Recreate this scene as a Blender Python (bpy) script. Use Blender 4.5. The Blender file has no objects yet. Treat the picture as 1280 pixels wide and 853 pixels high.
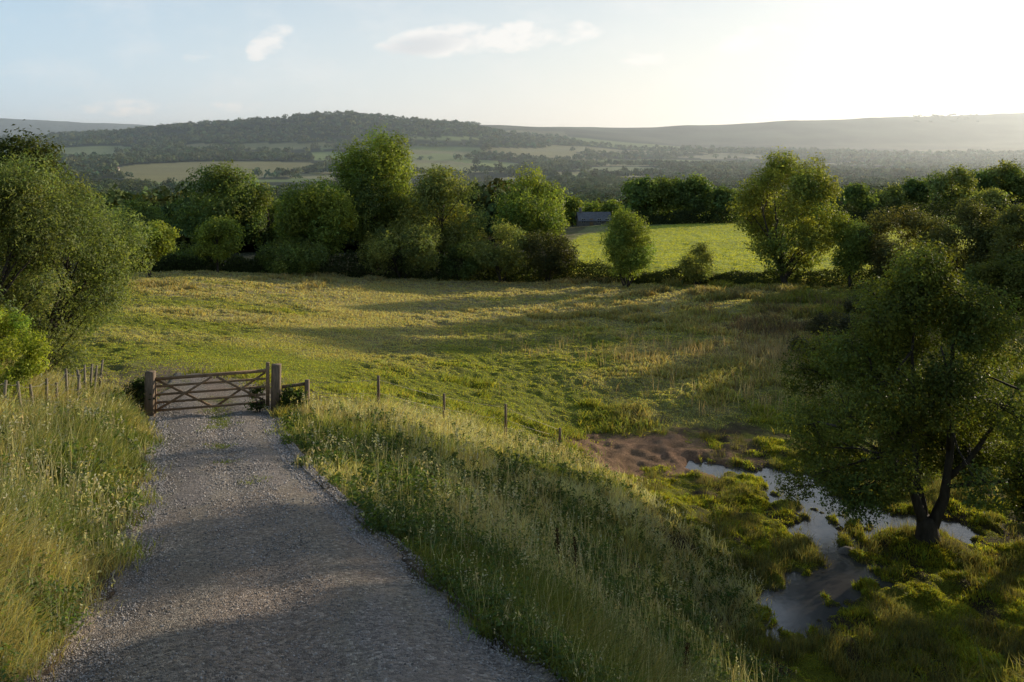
import bpy, math, random
import numpy as np
from mathutils import Vector

R = math.radians
scene = bpy.context.scene
col = scene.collection
rng = np.random.default_rng(11)
random.seed(5)

# ------------------------------------------------------------------ view / sun
CX, F, HY = 640.0, 1000.0, 190.0          # the photograph's own measures (1280 wide)
SUN_AZ, SUN_EL = R(52.5), R(11.5)
SUN = Vector((math.sin(SUN_AZ) * math.cos(SUN_EL), math.cos(SUN_AZ) * math.cos(SUN_EL), math.sin(SUN_EL)))

# ------------------------------------------------------------------ noise
_T = np.random.default_rng(3).random((256, 256))
def vnoise(x, y):
    xi = np.floor(x).astype(int); yi = np.floor(y).astype(int)
    fx = x - xi; fy = y - yi
    fx = fx * fx * (3 - 2 * fx); fy = fy * fy * (3 - 2 * fy)
    a = _T[xi & 255, yi & 255]; b = _T[(xi + 1) & 255, yi & 255]
    c = _T[xi & 255, (yi + 1) & 255]; d = _T[(xi + 1) & 255, (yi + 1) & 255]
    return (a * (1 - fx) + b * fx) * (1 - fy) + (c * (1 - fx) + d * fx) * fy
def fbm(x, y, o=4):
    s = 0; a = .5; n = 0
    for k in range(o):
        s = s + a * vnoise(x * 2 ** k + 17.3 * k, y * 2 ** k + 7.1 * k); n += a; a *= .5
    return s / n
def sm(a, b, x):
    t = np.clip((x - a) / (b - a), 0, 1)
    return t * t * (3 - 2 * t)

# ------------------------------------------------------------------ terrain
def P(px, py, Y): return ((px - CX) * Y / F, Y, -(py - HY) * Y / F)
trk_Y = np.array([-30, 0., 5.3, 7.15, 10.4, 13.35, 17.4, 22.3, 30])
trk_L = np.array([-3.4, -2.7, -3.13, -3.55, -4.85, -6.05, -7.8, -10.0, -13.0])
trk_R = np.array([2.0, 1.6, .27, -.64, -2.15, -3.45, -5.0, -6.6, -9.0])
def trackz(Y): return -2.31 - .227 * np.minimum(Y, 22.5) - .09 * np.maximum(Y - 22.5, 0)

ctrl = []
for Y in (-30, -15, 0, 5.3, 8, 10.4, 13.35, 17.4, 20, 22.5, 26):
    l = float(np.interp(Y, trk_Y, trk_L)); r = float(np.interp(Y, trk_Y, trk_R))
    for x in (l, (l + r) / 2, r): ctrl.append((x, Y, float(trackz(Y))))
ctrl += [P(260, 465, 28), P(160, 410, 40), P(187, 345, 71), P(60, 345, 70), P(160, 380, 52),
    P(640, 500, 37.5), P(640, 440, 49), P(640, 400, 61), P(640, 370, 74), P(640, 345, 90),
    P(400, 345, 82), P(400, 400, 54), P(400, 440, 42), P(400, 470, 34), P(400, 510, 23.5), P(470, 495, 31),
    P(472, 520, 25.3), P(555, 533, 27.6), P(632, 547, 29.5), P(700, 545, 33), P(560, 500, 35),
    P(820, 570, 33), P(720, 540, 36), P(820, 500, 39.5), P(820, 440, 49), P(820, 400, 60), P(820, 350, 82),
    P(980, 352, 78), P(1060, 370, 66), P(1000, 450, 46), P(900, 592, 31), P(960, 640, 27.8), P(1000, 690, 25), P(980, 780, 21.2),
    P(1100, 650, 27), P(1220, 665, 26), P(1160, 678, 25), P(1100, 740, 22.6), P(1280, 760, 21.6), P(1280, 853, 18), P(1010, 853, 18), P(1150, 853, 18.2),
    P(500, 600, 15.5), P(600, 620, 17.5), P(700, 645, 19.5), P(750, 605, 25), P(800, 655, 21.5), P(900, 668, 23.5), P(680, 590, 26), P(440, 545, 19.5),
    P(640, 780, 7.3), P(700, 772, 10), P(800, 850, 9.3), P(800, 960, 6.4), P(950, 1010, 7.4), P(850, 905, 9), P(700, 718, 13), P(780, 766, 14),
    (5, 14, -10.4), (3, 10, -7.8), (5, 8, -8.0), (8, 12, -10.6), (5.5, 17, -10.9),
    P(60, 600, 11), P(20, 548, 13.5), P(60, 505, 18), P(0, 853, 4.5), P(0, 705, 7), P(100, 495, 20.5), P(130, 500, 22.5), P(0, 520, 17),
    (-10, 10, -3.9), (-14, 14, -4.6), (-20, 20, -6.3), (-16, 24, -7.1), (-30, 40, -8.9), (-40, 60, -10.6), (-52, 80, -12.2), (-8, 3, -2.4),
    (3, 0, -3.2), (6, 3, -6.2), (10, 5, -9.6), (14, 10, -11.2), (20, 10, -11.8), (20, 20, -12.25), (30, 30, -12.1), (40, 50, -11.6), (52, 80, -12.2), (40, 10, -11.0), (60, 40, -11.0),
    (-30, -30, 3), (0, -30, 3.4), (30, -30, -6), (-40, 0, -1.5), (60, 0, -10), (-60, 40, -8), (-6, -10, .3), (8, -8, -3),
    P(300, 325, 110), P(640, 322, 110), P(900, 318, 110), P(0, 322, 110), P(900, 335, 88), P(760, 333, 92), P(1100, 320, 100), P(1280, 315, 100)]
C = np.array(ctrl, float)
def _phi(d2): return .5 * d2 * np.log(d2 + 1e-9)
def _rbf_fit():
    n = len(C); d2 = ((C[:, None, :2] - C[None, :, :2]) ** 2).sum(-1)
    A = np.zeros((n + 3, n + 3)); A[:n, :n] = _phi(d2) + np.eye(n) * 6.0
    A[:n, n] = 1; A[:n, n + 1:] = C[:, :2]; A[n, :n] = 1; A[n + 1:, :n] = C[:, :2].T
    return np.linalg.solve(A, np.concatenate([C[:, 2], np.zeros(3)]))
_W = _rbf_fit()
def rbf(X, Y):
    out = np.empty(X.size); xf = X.ravel(); yf = Y.ravel()
    for i in range(0, xf.size, 40000):
        x = xf[i:i + 40000]; y = yf[i:i + 40000]
        d2 = (x[:, None] - C[None, :, 0]) ** 2 + (y[:, None] - C[None, :, 1]) ** 2
        out[i:i + 40000] = _phi(d2) @ _W[:-3] + _W[-3] + _W[-2] * x + _W[-1] * y
    return out.reshape(X.shape)

far_px = np.array([-300, 0, 130, 260, 430, 560, 700, 800, 900, 1000, 1150, 1280, 1600.])
far_Y = np.array([60, 110, 200, 350, 700, 1100, 1500, 1900, 2400, 3000, 3800, 4600, 6000, 9000, 14000.])
far_py = np.array([
 # -300   0  130  260  430  560  700  800  900 1000 1150 1280 1600
 [365, 360, 360, 370, 385, 390, 395, 395, 395, 390, 380, 380, 385],
 [322, 322, 323, 325, 325, 324, 322, 320, 318, 314, 311, 312, 318],
 [300, 300, 302, 305, 306, 300, 284, 279, 277, 274, 270, 262, 262],
 [286, 286, 288, 291, 293, 292, 288, 285, 284, 278, 268, 256, 250],
 [256, 256, 257, 259, 260, 260, 260, 259, 258, 256, 250, 243, 238],
 [232, 232, 233, 234, 236, 237, 237, 237, 236, 235, 232, 230, 226],
 [213, 214, 215, 217, 219, 221, 223, 225, 225, 225, 223, 221, 218],
 [200, 200, 200, 201, 204, 207, 212, 215, 216, 216, 215, 213, 210],
 [188, 188, 186, 183, 183, 190, 201, 205, 207, 207, 206, 205, 200],
 [178, 176, 168, 157, 145, 156, 182, 190, 194, 195, 195, 193, 186],
 [174, 173, 168, 160, 152, 158, 166, 175, 180, 181, 180, 176, 170],
 [178, 178, 174, 168, 160, 156, 158, 159, 155, 151, 145, 140, 134],
 [178, 177, 175, 172, 165, 162, 163, 165, 164, 162, 158, 155, 150],
 [150, 148, 154, 160, 165, 168, 168, 168, 168, 168, 166, 164, 160],
 [165, 165, 168, 170, 172, 174, 174, 174, 174, 174, 172, 170, 168]], float)
def farz(X, Y):
    az = np.clip(np.arctan2(X, Y), -R(44), R(44)); rad = np.hypot(X, Y)
    px = CX + F * np.tan(az); d = np.maximum(rad * np.cos(az), 61)
    d = np.where(np.abs(np.arctan2(X, Y)) > R(44), np.maximum(rad, 61), d)
    ly = np.interp(np.log(d), np.log(far_Y), np.arange(len(far_Y)))
    lx = np.interp(px, far_px, np.arange(len(far_px)))
    i = np.clip(ly.astype(int), 0, len(far_Y) - 2); j = np.clip(lx.astype(int), 0, len(far_px) - 2)
    a = ly - i; b = lx - j; b = b * b * (3 - 2 * b) * .5 + b * .5
    v = (far_py[i, j] * (1 - a) + far_py[i + 1, j] * a) * (1 - b) + (far_py[i, j + 1] * (1 - a) + far_py[i + 1, j + 1] * a) * b
    z = -(v - HY) * d / F
    amp = sm(300, 2500, d) * 20
    return z + (fbm(X / 420 + 9, Y / 420 + 4, 3) - .5) * amp

WATER_Z = -12.5
def wpt(px, py):
    y = -WATER_Z * F / (py - HY); return ((px - CX) * y / F, y)
stream_lines = [
    ([wpt(884, 586), wpt(930, 594), wpt(972, 600), wpt(1000, 618), wpt(1035, 632), wpt(1080, 640), wpt(1120, 655), wpt(1165, 662), wpt(1225, 668)], [.3, .9, 1.3, 1.1, .9, 1.1, 1.2, .9, .2]),
    ([wpt(1010, 625), wpt(1030, 655), wpt(1028, 680), wpt(1050, 700), wpt(1070, 718)], [.6, .35, .3, .6, .6]),
    ([wpt(1075, 712), wpt(1040, 728), wpt(1005, 742), wpt(985, 765), wpt(975, 785)], [.7, 1.05, .95, .65, .15]),
    ([wpt(1120, 655), wpt(1090, 672), wpt(1060, 690)], [.5, .3, .1]),
]
def stream_d(X, Y):
    best = np.full(X.shape, 1e9)
    for pts, ws in stream_lines:
        for (p, q, w0, w1) in zip(pts[:-1], pts[1:], ws[:-1], ws[1:]):
            w0, w1 = w0 * .82, w1 * .82
            dx, dy = q[0] - p[0], q[1] - p[1]; L = dx * dx + dy * dy
            t = np.clip(((X - p[0]) * dx + (Y - p[1]) * dy) / L, 0, 1)
            d = np.hypot(X - p[0] - t * dx, Y - p[1] - t * dy) - (w0 + (w1 - w0) * t)
            best = np.minimum(best, d)
    return best + (fbm(X * 1.3, Y * 1.3, 3) - .5) * 1.9 + (fbm(X * 3.6, Y * 3.6, 2) - .5) * 1.0

def track_d(X, Y):
    l = np.interp(Y, trk_Y, trk_L); r = np.interp(Y, trk_Y, trk_R)
    return np.maximum(l - X, X - r)
MUD_C = (5.1, 32.7)
def mud_m(X, Y):      # the trampled bare patch above the pool
    u = (X - MUD_C[0]); v = (Y - MUD_C[1])
    a = u * .94 + v * .34; b = -u * .34 + v * .94
    d = np.hypot(a / 4.6, b / 3.5) + (fbm(X * .9, Y * .9, 3) - .5) * .9 + (fbm(X * 2.7, Y * 2.7, 2) - .5) * .55
    return 1 - sm(.62, 1.15, d)
def wet_m(X, Y): return 1 - sm(3.0, 7.0, stream_d(X, Y))

def H(X, Y, detail=True):
    X = np.asarray(X, float); Y = np.asarray(Y, float)
    rad = np.hypot(X, Y)
    s = sm(100, 150, rad)
    z = np.where(s < 1, rbf(np.clip(X, -170, 170), np.clip(Y, -170, 170)), 0) * (1 - s) + farz(X, Y) * s
    td = track_d(X, Y)
    tm = (1 - sm(.0, .9, td)) * (1 - sm(22.5, 27, Y)) * sm(-32, -20, Y)
    cam = trackz(Y) + .035 * np.sin((td + 3.4) * 3.2) * (td < 0)
    z = z * (1 - tm) + cam * tm
    if detail:
        near = 1 - sm(120, 260, rad)
        k = near * (1 - tm)
        z = z + k * ((fbm(X * .22, Y * .22, 3) - .5) * .35)
        z = z + k * sm(.2, 2, td) * ((fbm(X * .8 + 5, Y * .8, 3) - .5) * (.12 + .22 * sm(22, 36, Y)) + (fbm(X * 2.6, Y * 2.6, 3) - .5) * .26 * (.25 + .75 * sm(20, 28, rad)))
        mm = mud_m(X, Y)
        z = z + k * mm * ((fbm(X * 3.2, Y * 3.2, 3) - .5) * .13 + (vnoise(X * 9, Y * 7) - .5) * .06)
    near_pool = (X > 3) & (X < 20) & (Y > 15) & (Y < 40)
    if near_pool.any():
        sd = stream_d(X, Y)
        lump = np.maximum(fbm(X * 1.7 + 3, Y * 1.7, 2) - .40, 0) * .42
        floor_ = WATER_Z + .10 + lump * sm(0, 1.2, sd)
        zl = np.maximum(z, WATER_Z + .05)
        w = 1 - sm(1.5, 6.0, sd)
        zl = zl * (1 - w) + floor_ * w
        zc = np.where(sd < .35, WATER_Z - .115 + (fbm(X * 4.0, Y * 4.0, 3) - .5) * .26 + .18 * sm(-.15, .35, sd), zl)
        zc = np.where(sd < .35, np.minimum(zc, zl), zc)
        # the trunk of the pool tree stands on its own hummock
        hd = np.hypot(X - 13.0, Y - 25.0)
        zc = np.maximum(zc, WATER_Z + .42 - .30 * np.maximum(hd - .3, 0) ** 1.3)
        m = near_pool * sm(3, 5, X) * sm(15, 17, Y) * (1 - sm(36, 40, Y)) * (1 - sm(17, 20, X))
        z = z * (1 - m) + zc * m
    return z
def h1(x, y): return float(H(np.array([x]), np.array([y]))[0])
def G(px, Y):            # a point of the ground at distance Y seen in column px
    x = (px - CX) * Y / F
    return Vector((x, Y, h1(x, Y)))
_Ys = np.exp(np.linspace(math.log(4), math.log(12000), 3000))
def unproj(px, py, ymin=4):  # first ground point met by that line of sight
    xs = (px - CX) * _Ys / F
    pyy = HY - H(xs, _Ys, False) / _Ys * F
    ok = np.where((pyy <= py) & (_Ys > ymin))[0]
    i = ok[0] if len(ok) else len(_Ys) - 1
    return xs[i], _Ys[i]

# ------------------------------------------------------------------ colour of the ground and of what grows there
def lerp3(a, b, t): return a * (1 - t[..., None]) + b * t[..., None]
def C3(*v): return np.array(v, float)
def inpoly(x, y, poly):
    r = np.zeros(x.shape, bool); n = len(poly)
    for i in range(n):
        x0, y0 = poly[i]; x1, y1 = poly[(i + 1) % n]
        c = ((y0 > y) != (y1 > y)) & (x < (x1 - x0) * (y - y0) / (y1 - y0 + 1e-12) + x0)
        r ^= c
    return r
pasture = [(5, 91), (14, 80), (26, 79), (33, 76), (75, 95), (120, 195), (60, 205), (28, 186), (15, 170), (7, 130)]
far_fields = []   # (world polygon, colour)
field_spans = []
def add_field(pts, c, ymin=250):
    field_spans.append((min(p[0] for p in pts), max(p[0] for p in pts), max(p[1] for p in pts)))
    far_fields.append(([unproj(px, py, ymin) for px, py in pts], C3(*c) * 2.3))
add_field([(128, 213), (170, 206), (250, 202), (380, 203), (415, 207), (365, 220), (260, 227), (200, 228), (150, 223)], (.115, .105, .045))
add_field([(275, 182), (330, 179), (400, 178.5), (425, 180), (400, 186), (330, 189)], (.105, .105, .045))
add_field([(352, 195), (400, 190), (440, 191), (500, 200), (420, 203)], (.10, .125, .04))
add_field([(70, 186), (110, 183), (165, 183), (168, 190), (110, 194), (70, 192)], (.09, .105, .045))
add_field([(440, 213), (520, 203), (600, 208), (640, 214), (560, 219)], (.125, .125, .05))
add_field([(505, 192), (560, 193), (600, 197), (560, 201), (505, 199)], (.11, .125, .045))
add_field([(590, 203), (650, 206), (652, 210), (600, 209)], (.12, .14, .045))
add_field([(505, 172), (560, 171), (610, 174), (570, 177)], (.10, .12, .045))
add_field([(640, 186), (720, 185), (740, 188), (660, 190)], (.115, .11, .06))
add_field([(700, 211), (780, 208), (840, 211), (770, 216)], (.10, .11, .05))
add_field([(840, 196), (900, 193), (960, 196), (900, 200)], (.11, .105, .06))
add_field([(300, 236), (350, 233), (400, 236), (350, 240)], (.09, .11, .04))
add_field([(690, 218), (740, 218), (748, 222), (700, 223)], (.11, .13, .04))
add_field([(1000, 205), (1090, 202), (1120, 206), (1040, 210)], (.10, .10, .06))
_vs = np.random.default_rng(8)
_va = _vs.uniform(R(-42), R(46), 420); _vr = np.exp(_vs.uniform(math.log(240), math.log(5200), 420))
VS = np.stack([np.sin(_va) * _vr, np.cos(_va) * _vr], 1)
VK = _vs.random(420)
def cells(X, Y):     # patchwork of parcels: (kind 0..1, distance to the parcel's edge)
    k = np.empty(X.size); e = np.empty(X.size); xf = X.ravel(); yf = Y.ravel()
    for i in range(0, xf.size, 20000):
        d = np.hypot(xf[i:i + 20000, None] - VS[None, :, 0], yf[i:i + 20000, None] - VS[None, :, 1])
        o = np.argpartition(d, 1, axis=1)[:, :2]
        r = np.arange(len(d)); d0 = d[r, o[:, 0]]; d1 = d[r, o[:, 1]]
        sw = d1 < d0; a = np.where(sw, o[:, 1], o[:, 0])
        k[i:i + 20000] = VK[a]; e[i:i + 20000] = np.abs(d1 - d0) / 2
    k = k.reshape(X.shape); gx = X / np.maximum(Y, 1) * F + CX
    k = np.where((gx > 400) & (gx < 860) & (Y > 800) & (Y < 2400), np.minimum(k + .26, .999), k)
    ridge = (Y > 2480) & (Y < 3350) & (gx < 640)
    k = np.where(ridge & (fbm(X / 260 + 2, Y / 260, 2) > .36), .1, k)
    return k, e.reshape(X.shape)
def field_hit(X, Y):
    hit = np.full(X.shape, -1)
    for i, (poly, c) in enumerate(far_fields):
        hit[inpoly(X, Y, poly)] = i
    return hit
def dryness(X, Y):
    n = fbm(X * .11 + 30, Y * .16, 3)
    far_dry = sm(38, 72, Y) * (1 - sm(5, 32, X)) * (.30 + .75 * sm(.42, .6, fbm(X * .035, Y * .22, 3)))
    reeds = np.exp(-(((X - 16) / 2.5) ** 2 + ((Y - 46) / 3) ** 2)) * .4
    return np.clip(sm(.42, .68, n) * .6 + far_dry + reeds + (fbm(X * .6, Y * .6, 2) - .5) * .5, 0, 1)
GREEN, DRY, LUSH, MUD, MOSS = C3(.305, .335, .055), C3(.60, .50, .25), C3(.185, .230, .045), C3(.31, .185, .115), C3(.29, .30, .04)
def near_colour(X, Y):
    d = dryness(X, Y)
    c = lerp3(np.broadcast_to(GREEN, X.shape + (3,)), np.broadcast_to(DRY, X.shape + (3,)), d)
    return c
def ground_colour(X, Y):
    rad = np.hypot(X, Y)
    c = near_colour(X, Y) * .6
    td = track_d(X, Y)
    dirt = (1 - sm(0, .8, td)) * (1 - sm(26, 33, Y))
    c = lerp3(c, np.broadcast_to(C3(.14, .105, .075), c.shape), dirt)
    gateway = np.exp(-(((X + 10.5) / 4.5) ** 2 + ((Y - 27) / 4) ** 2))
    c = lerp3(c, np.broadcast_to(C3(.20, .16, .11), c.shape), np.clip(gateway * 1.1, 0, .85))
    w = wet_m(X, Y)
    c = lerp3(c, lerp3(np.broadcast_to(MOSS * .6, c.shape), np.broadcast_to(C3(.075, .055, .032), c.shape), sm(.5, .7, fbm(X * 1.1, Y * 1.1, 3))), w)
    sd = stream_d(X, Y)
    c = lerp3(c, np.broadcast_to(C3(.10, .08, .062), c.shape), 1 - sm(.1, .4, sd))
    c = lerp3(c, np.broadcast_to(MUD, c.shape) * (.6 + .7 * fbm(X * 2.2, Y * 2.2, 3))[..., None], mud_m(X, Y) * .92)
    c = np.where(inpoly(X, Y, pasture)[..., None], C3(.46, .49, .085) * (.85 + .3 * fbm(X * .05, Y * .2, 2))[..., None], c)
    s = sm(135, 230, rad) * (~inpoly(X, Y, pasture))
    k, e = cells(X, Y)
    wood = C3(.024, .036, .014)
    fc = np.where((k < .66)[..., None], wood, np.where((k < .85)[..., None], C3(.19, .24, .08), C3(.27, .25, .12)))
    moor = sm(3300, 4000, rad)
    fc = lerp3(fc, np.broadcast_to(C3(.075, .08, .05), fc.shape) * (.25 + 1.5 * fbm(X / 230, Y / 150, 4))[..., None], moor)
    hit = field_hit(X, Y)
    for i, (poly, fcol) in enumerate(far_fields):
        fc[hit == i] = fcol
    fc = fc * (.85 + .3 * fbm(X / 60, Y / 60, 3))[..., None]
    c = lerp3(c, fc, s)
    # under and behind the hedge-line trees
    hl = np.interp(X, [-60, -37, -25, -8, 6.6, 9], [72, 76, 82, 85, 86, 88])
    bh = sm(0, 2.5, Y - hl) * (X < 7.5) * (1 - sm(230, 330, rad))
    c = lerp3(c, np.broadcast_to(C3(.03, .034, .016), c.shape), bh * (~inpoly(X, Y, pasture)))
    return c

# ------------------------------------------------------------------ materials
MATS = {}
def nmat(name):
    m = bpy.data.materials.new(name); m.use_nodes = True
    nt = m.node_tree; nt.nodes.clear(); MATS[name] = m
    out = nt.nodes.new('ShaderNodeOutputMaterial')
    def N(t, **kw):
        n = nt.nodes.new(t)
        for k, v in kw.items():
            if k in n.inputs.keys(): n.inputs[k].default_value = v
            else: setattr(n, k, v)
        return n
    def L(a, b): nt.links.new(a, b)
    return m, N, L, out
def plain(name, c, rough=.7, noise=14, amt=.5, bump=.3, stretch=(1, 1, 1), metallic=0):
    m, N, L, out = nmat(name)
    tc = N('ShaderNodeTexCoord'); mp = N('ShaderNodeMapping'); mp.inputs['Scale'].default_value = stretch
    L(tc.outputs['Object'], mp.inputs['Vector'])
    nz = N('ShaderNodeTexNoise', Scale=noise, Detail=6.0, Roughness=.65); L(mp.outputs[0], nz.inputs['Vector'])
    cr = N('ShaderNodeValToRGB')
    cr.color_ramp.elements[0].position = .3; cr.color_ramp.elements[1].position = .72
    cr.color_ramp.elements[0].color = (*[v * (1 - amt) for v in c], 1); cr.color_ramp.elements[1].color = (*[min(1, v * (1 + amt)) for v in c], 1)
    L(nz.outputs[0], cr.inputs[0])
    b = N('ShaderNodeBsdfPrincipled', Roughness=rough, Metallic=metallic); L(cr.outputs[0], b.inputs['Base Color'])
    bp = N('ShaderNodeBump', Strength=bump, Distance=.02); L(nz.outputs[0], bp.inputs['Height']); L(bp.outputs[0], b.inputs['Normal'])
    L(b.outputs[0], out.inputs[0])
    return m
def leafy(name, trans=.38, tint=(1.3, 1.35, .5), rough=.5, spec=.3):
    m, N, L, out = nmat(name)
    at = N('ShaderNodeAttribute', attribute_name='col')
    b = N('ShaderNodeBsdfPrincipled', Roughness=rough); b.inputs['Specular IOR Level'].default_value = spec
    L(at.outputs['Color'], b.inputs['Base Color'])
    mu = N('ShaderNodeMix', data_type='RGBA', blend_type='MULTIPLY'); mu.inputs[0].default_value = 1
    L(at.outputs['Color'], mu.inputs[6]); mu.inputs[7].default_value = (*tint, 1)
    t = N('ShaderNodeBsdfTranslucent'); L(mu.outputs[2], t.inputs['Color'])
    mx = N('ShaderNodeMixShader'); mx.inputs[0].default_value = trans
    L(b.outputs[0], mx.inputs[1]); L(t.outputs[0], mx.inputs[2]); L(mx.outputs[0], out.inputs[0])
    return m
LEAF = leafy('leaf', .45, rough=.55, spec=.16); GRASS = leafy('grass_blade', .48, (1.3, 1.25, .6), .6, .15); FARLEAF = leafy('far_foliage', .15, (1.3, 1.2, .6), .8, .1)
BARK = plain('bark', (.05, .04, .03), .9, 9, .6, .8, (1, 1, .25))
WOOD = plain('weathered_wood', (.20, .14, .09), .75, 6, .55, .5, (6, 6, .6))
GATEWOOD = plain('gate_timber', (.27, .175, .10), .7, 5, .5, .4, (1, 5, 5))
STAKE = plain('pale_stake', (.22, .185, .135), .8, 8, .4, .4, (4, 4, .5))
WIRE = plain('wire', (.28, .26, .24), .5, 30, .3, .1, metallic=.6)
STALK = plain('dead_stalk', (.045, .03, .02), .9, 30, .5, .4)
SLATE = plain('slate', (.16, .16, .17), .7, 2, .35, .3); STONE = plain('stone', (.19, .17, .15), .85, 2.5, .4, .5)  # slate colour is lightened so the distant roof looks hazy
GLASS = plain('dark_glass', (.02, .022, .026), .15, 3, .2, 0); PALE = plain('pale_wall', (.55, .5, .44), .8, 1, .15, .1); TILE = plain('clay_tile', (.24, .16, .13), .8, 2, .3, .2)
ROCK = plain('rock', (.17, .15, .13), .85, 7, .5, .7)

m, N, L, out = nmat('ground')
at = N('ShaderNodeAttribute', attribute_name='col'); geo = N('ShaderNodeNewGeometry')
n1 = N('ShaderNodeTexNoise', Scale=1.7, Detail=8.0, Roughness=.7); L(geo.outputs['Position'], n1.inputs['Vector'])
n2 = N('ShaderNodeTexNoise', Scale=14.0, Detail=5.0, Roughness=.7); L(geo.outputs['Position'], n2.inputs['Vector'])
r1 = N('ShaderNodeMapRange'); r1.inputs[1].default_value = .3; r1.inputs[2].default_value = .7; r1.inputs[3].default_value = .55; r1.inputs[4].default_value = 1.35; L(n1.outputs[0], r1.inputs[0])
r2 = N('ShaderNodeMapRange'); r2.inputs[1].default_value = .3; r2.inputs[2].default_value = .7; r2.inputs[3].default_value = .6; r2.inputs[4].default_value = 1.3; L(n2.outputs[0], r2.inputs[0])
mm = N('ShaderNodeMath', operation='MULTIPLY'); L(r1.outputs[0], mm.inputs[0]); L(r2.outputs[0], mm.inputs[1])
vm = N('ShaderNodeVectorMath', operation='SCALE'); L(at.outputs['Color'], vm.inputs[0]); L(mm.outputs[0], vm.inputs['Scale'])
b = N('ShaderNodeBsdfPrincipled', Roughness=.9); b.inputs['Specular IOR Level'].default_value = .1; L(vm.outputs[0], b.inputs['Base Color'])
bp = N('ShaderNodeBump', Strength=.9, Distance=.12); L(n2.outputs[0], bp.inputs['Height'])
L(bp.outputs[0], b.inputs['Normal']); L(b.outputs[0], out.inputs[0]); GROUND = m

m, N, L, out = nmat('gravel_track')
geo = N('ShaderNodeNewGeometry')
vo = N('ShaderNodeTexVoronoi', Scale=34.0); L(geo.outputs['Position'], vo.inputs['Vector'])
vo2 = N('ShaderNodeTexVoronoi', Scale=80.0); L(geo.outputs['Position'], vo2.inputs['Vector'])
bw = N('ShaderNodeSeparateColor'); L(vo.outputs['Color'], bw.inputs[0])
cr = N('ShaderNodeValToRGB'); e = cr.color_ramp.elements
e[0].position = 0; e[0].color = (.15, .13, .12, 1); e[1].position = 1; e[1].color = (.56, .50, .46, 1)
for p, c in ((.35, (.25, .22, .20, 1)), (.7, (.36, .32, .295, 1)), (.86, (.32, .26, .21, 1))):
    k = e.new(p); k.color = c
L(bw.outputs[0], cr.inputs[0])
bn = N('ShaderNodeTexNoise', Scale=.9, Detail=7.0, Roughness=.7); L(geo.outputs['Position'], bn.inputs['Vector'])
dr = N('ShaderNodeMapRange'); dr.inputs[1].default_value = .52; dr.inputs[2].default_value = .72; dr.inputs[4].default_value = .6; L(bn.outputs[0], dr.inputs[0])
mx = N('ShaderNodeMix', data_type='RGBA'); L(dr.outputs[0], mx.inputs[0]); L(cr.outputs[0], mx.inputs[6]); mx.inputs[7].default_value = (.30, .25, .21, 1)
at = N('ShaderNodeAttribute', attribute_name='col')
ml = N('ShaderNodeMix', data_type='RGBA', blend_type='MULTIPLY'); ml.inputs[0].default_value = 1; L(mx.outputs[2], ml.inputs[6]); L(at.outputs['Color'], ml.inputs[7])
b = N('ShaderNodeBsdfPrincipled', Roughness=.85); b.inputs['Specular IOR Level'].default_value = .25; L(ml.outputs[2], b.inputs['Base Color'])
ad = N('ShaderNodeMath', operation='ADD'); L(vo.outputs['Distance'], ad.inputs[0]); L(vo2.outputs['Distance'], ad.inputs[1])
ad2 = N('ShaderNodeMath', operation='ADD'); L(ad.outputs[0], ad2.inputs[0]); L(bn.outputs[0], ad2.inputs[1])
bp = N('ShaderNodeBump', Strength=.9, Distance=.03, invert=True); L(ad2.outputs[0], bp.inputs['Height'])
L(bp.outputs[0], b.inputs['Normal']); L(b.outputs[0], out.inputs[0]); GRAVEL = m

m, N, L, out = nmat('pool_water')
geo = N('ShaderNodeNewGeometry')
n1 = N('ShaderNodeTexNoise', Scale=3.2, Detail=6.0, Roughness=.65); L(geo.outputs['Position'], n1.inputs['Vector'])
n2 = N('ShaderNodeTexNoise', Scale=1.1, Detail=5.0, Roughness=.6); L(geo.outputs['Position'], n2.inputs['Vector'])
rr = N('ShaderNodeMapRange'); rr.inputs[1].default_value = .42; rr.inputs[2].default_value = .68; rr.inputs[3].default_value = .05; rr.inputs[4].default_value = .22; L(n2.outputs[0], rr.inputs[0])
b = N('ShaderNodeBsdfPrincipled', Metallic=0.0); b.inputs['Base Color'].default_value = (.085, .08, .078, 1); b.inputs['IOR'].default_value = 1.45; b.inputs['Specular IOR Level'].default_value = .9
L(rr.outputs[0], b.inputs['Roughness'])
bp = N('ShaderNodeBump', Strength=.22, Distance=.04); L(n1.outputs[0], bp.inputs['Height']); L(bp.outputs[0], b.inputs['Normal'])
L(b.outputs[0], out.inputs[0]); WATER = m

# ------------------------------------------------------------------ mesh helpers
def np_mesh(name, verts, faces, mat, colours=None, smooth=False):
    """verts (n,3); faces (m,k) all the same size, or a list of such arrays"""
    me = bpy.data.meshes.new(name)
    if not isinstance(faces, list): faces = [faces]
    faces = [np.asarray(f, np.int32) for f in faces if len(f)]
    verts = np.asarray(verts, np.float32)
    me.vertices.add(len(verts)); me.vertices.foreach_set('co', verts.ravel())
    tot = np.concatenate([np.full(len(f), f.shape[1], np.int32) for f in faces])
    loops = np.concatenate([f.ravel() for f in faces])
    me.loops.add(len(loops)); me.loops.foreach_set('vertex_index', loops)
    me.polygons.add(len(tot)); start = np.zeros(len(tot), np.int32); start[1:] = np.cumsum(tot)[:-1]
    me.polygons.foreach_set('loop_start', start); me.polygons.foreach_set('loop_total', tot)
    me.update(calc_edges=True)
    if smooth: me.polygons.foreach_set('use_smooth', np.ones(len(tot), bool))
    if colours is not None:
        a = me.color_attributes.new('col', 'FLOAT_COLOR', 'POINT')
        cc = np.ones((len(verts), 4), np.float32); cc[:, :3] = np.clip(colours, 0, 1)
        a.data.foreach_set('color', cc.ravel())
    me.materials.append(mat)
    return me
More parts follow.
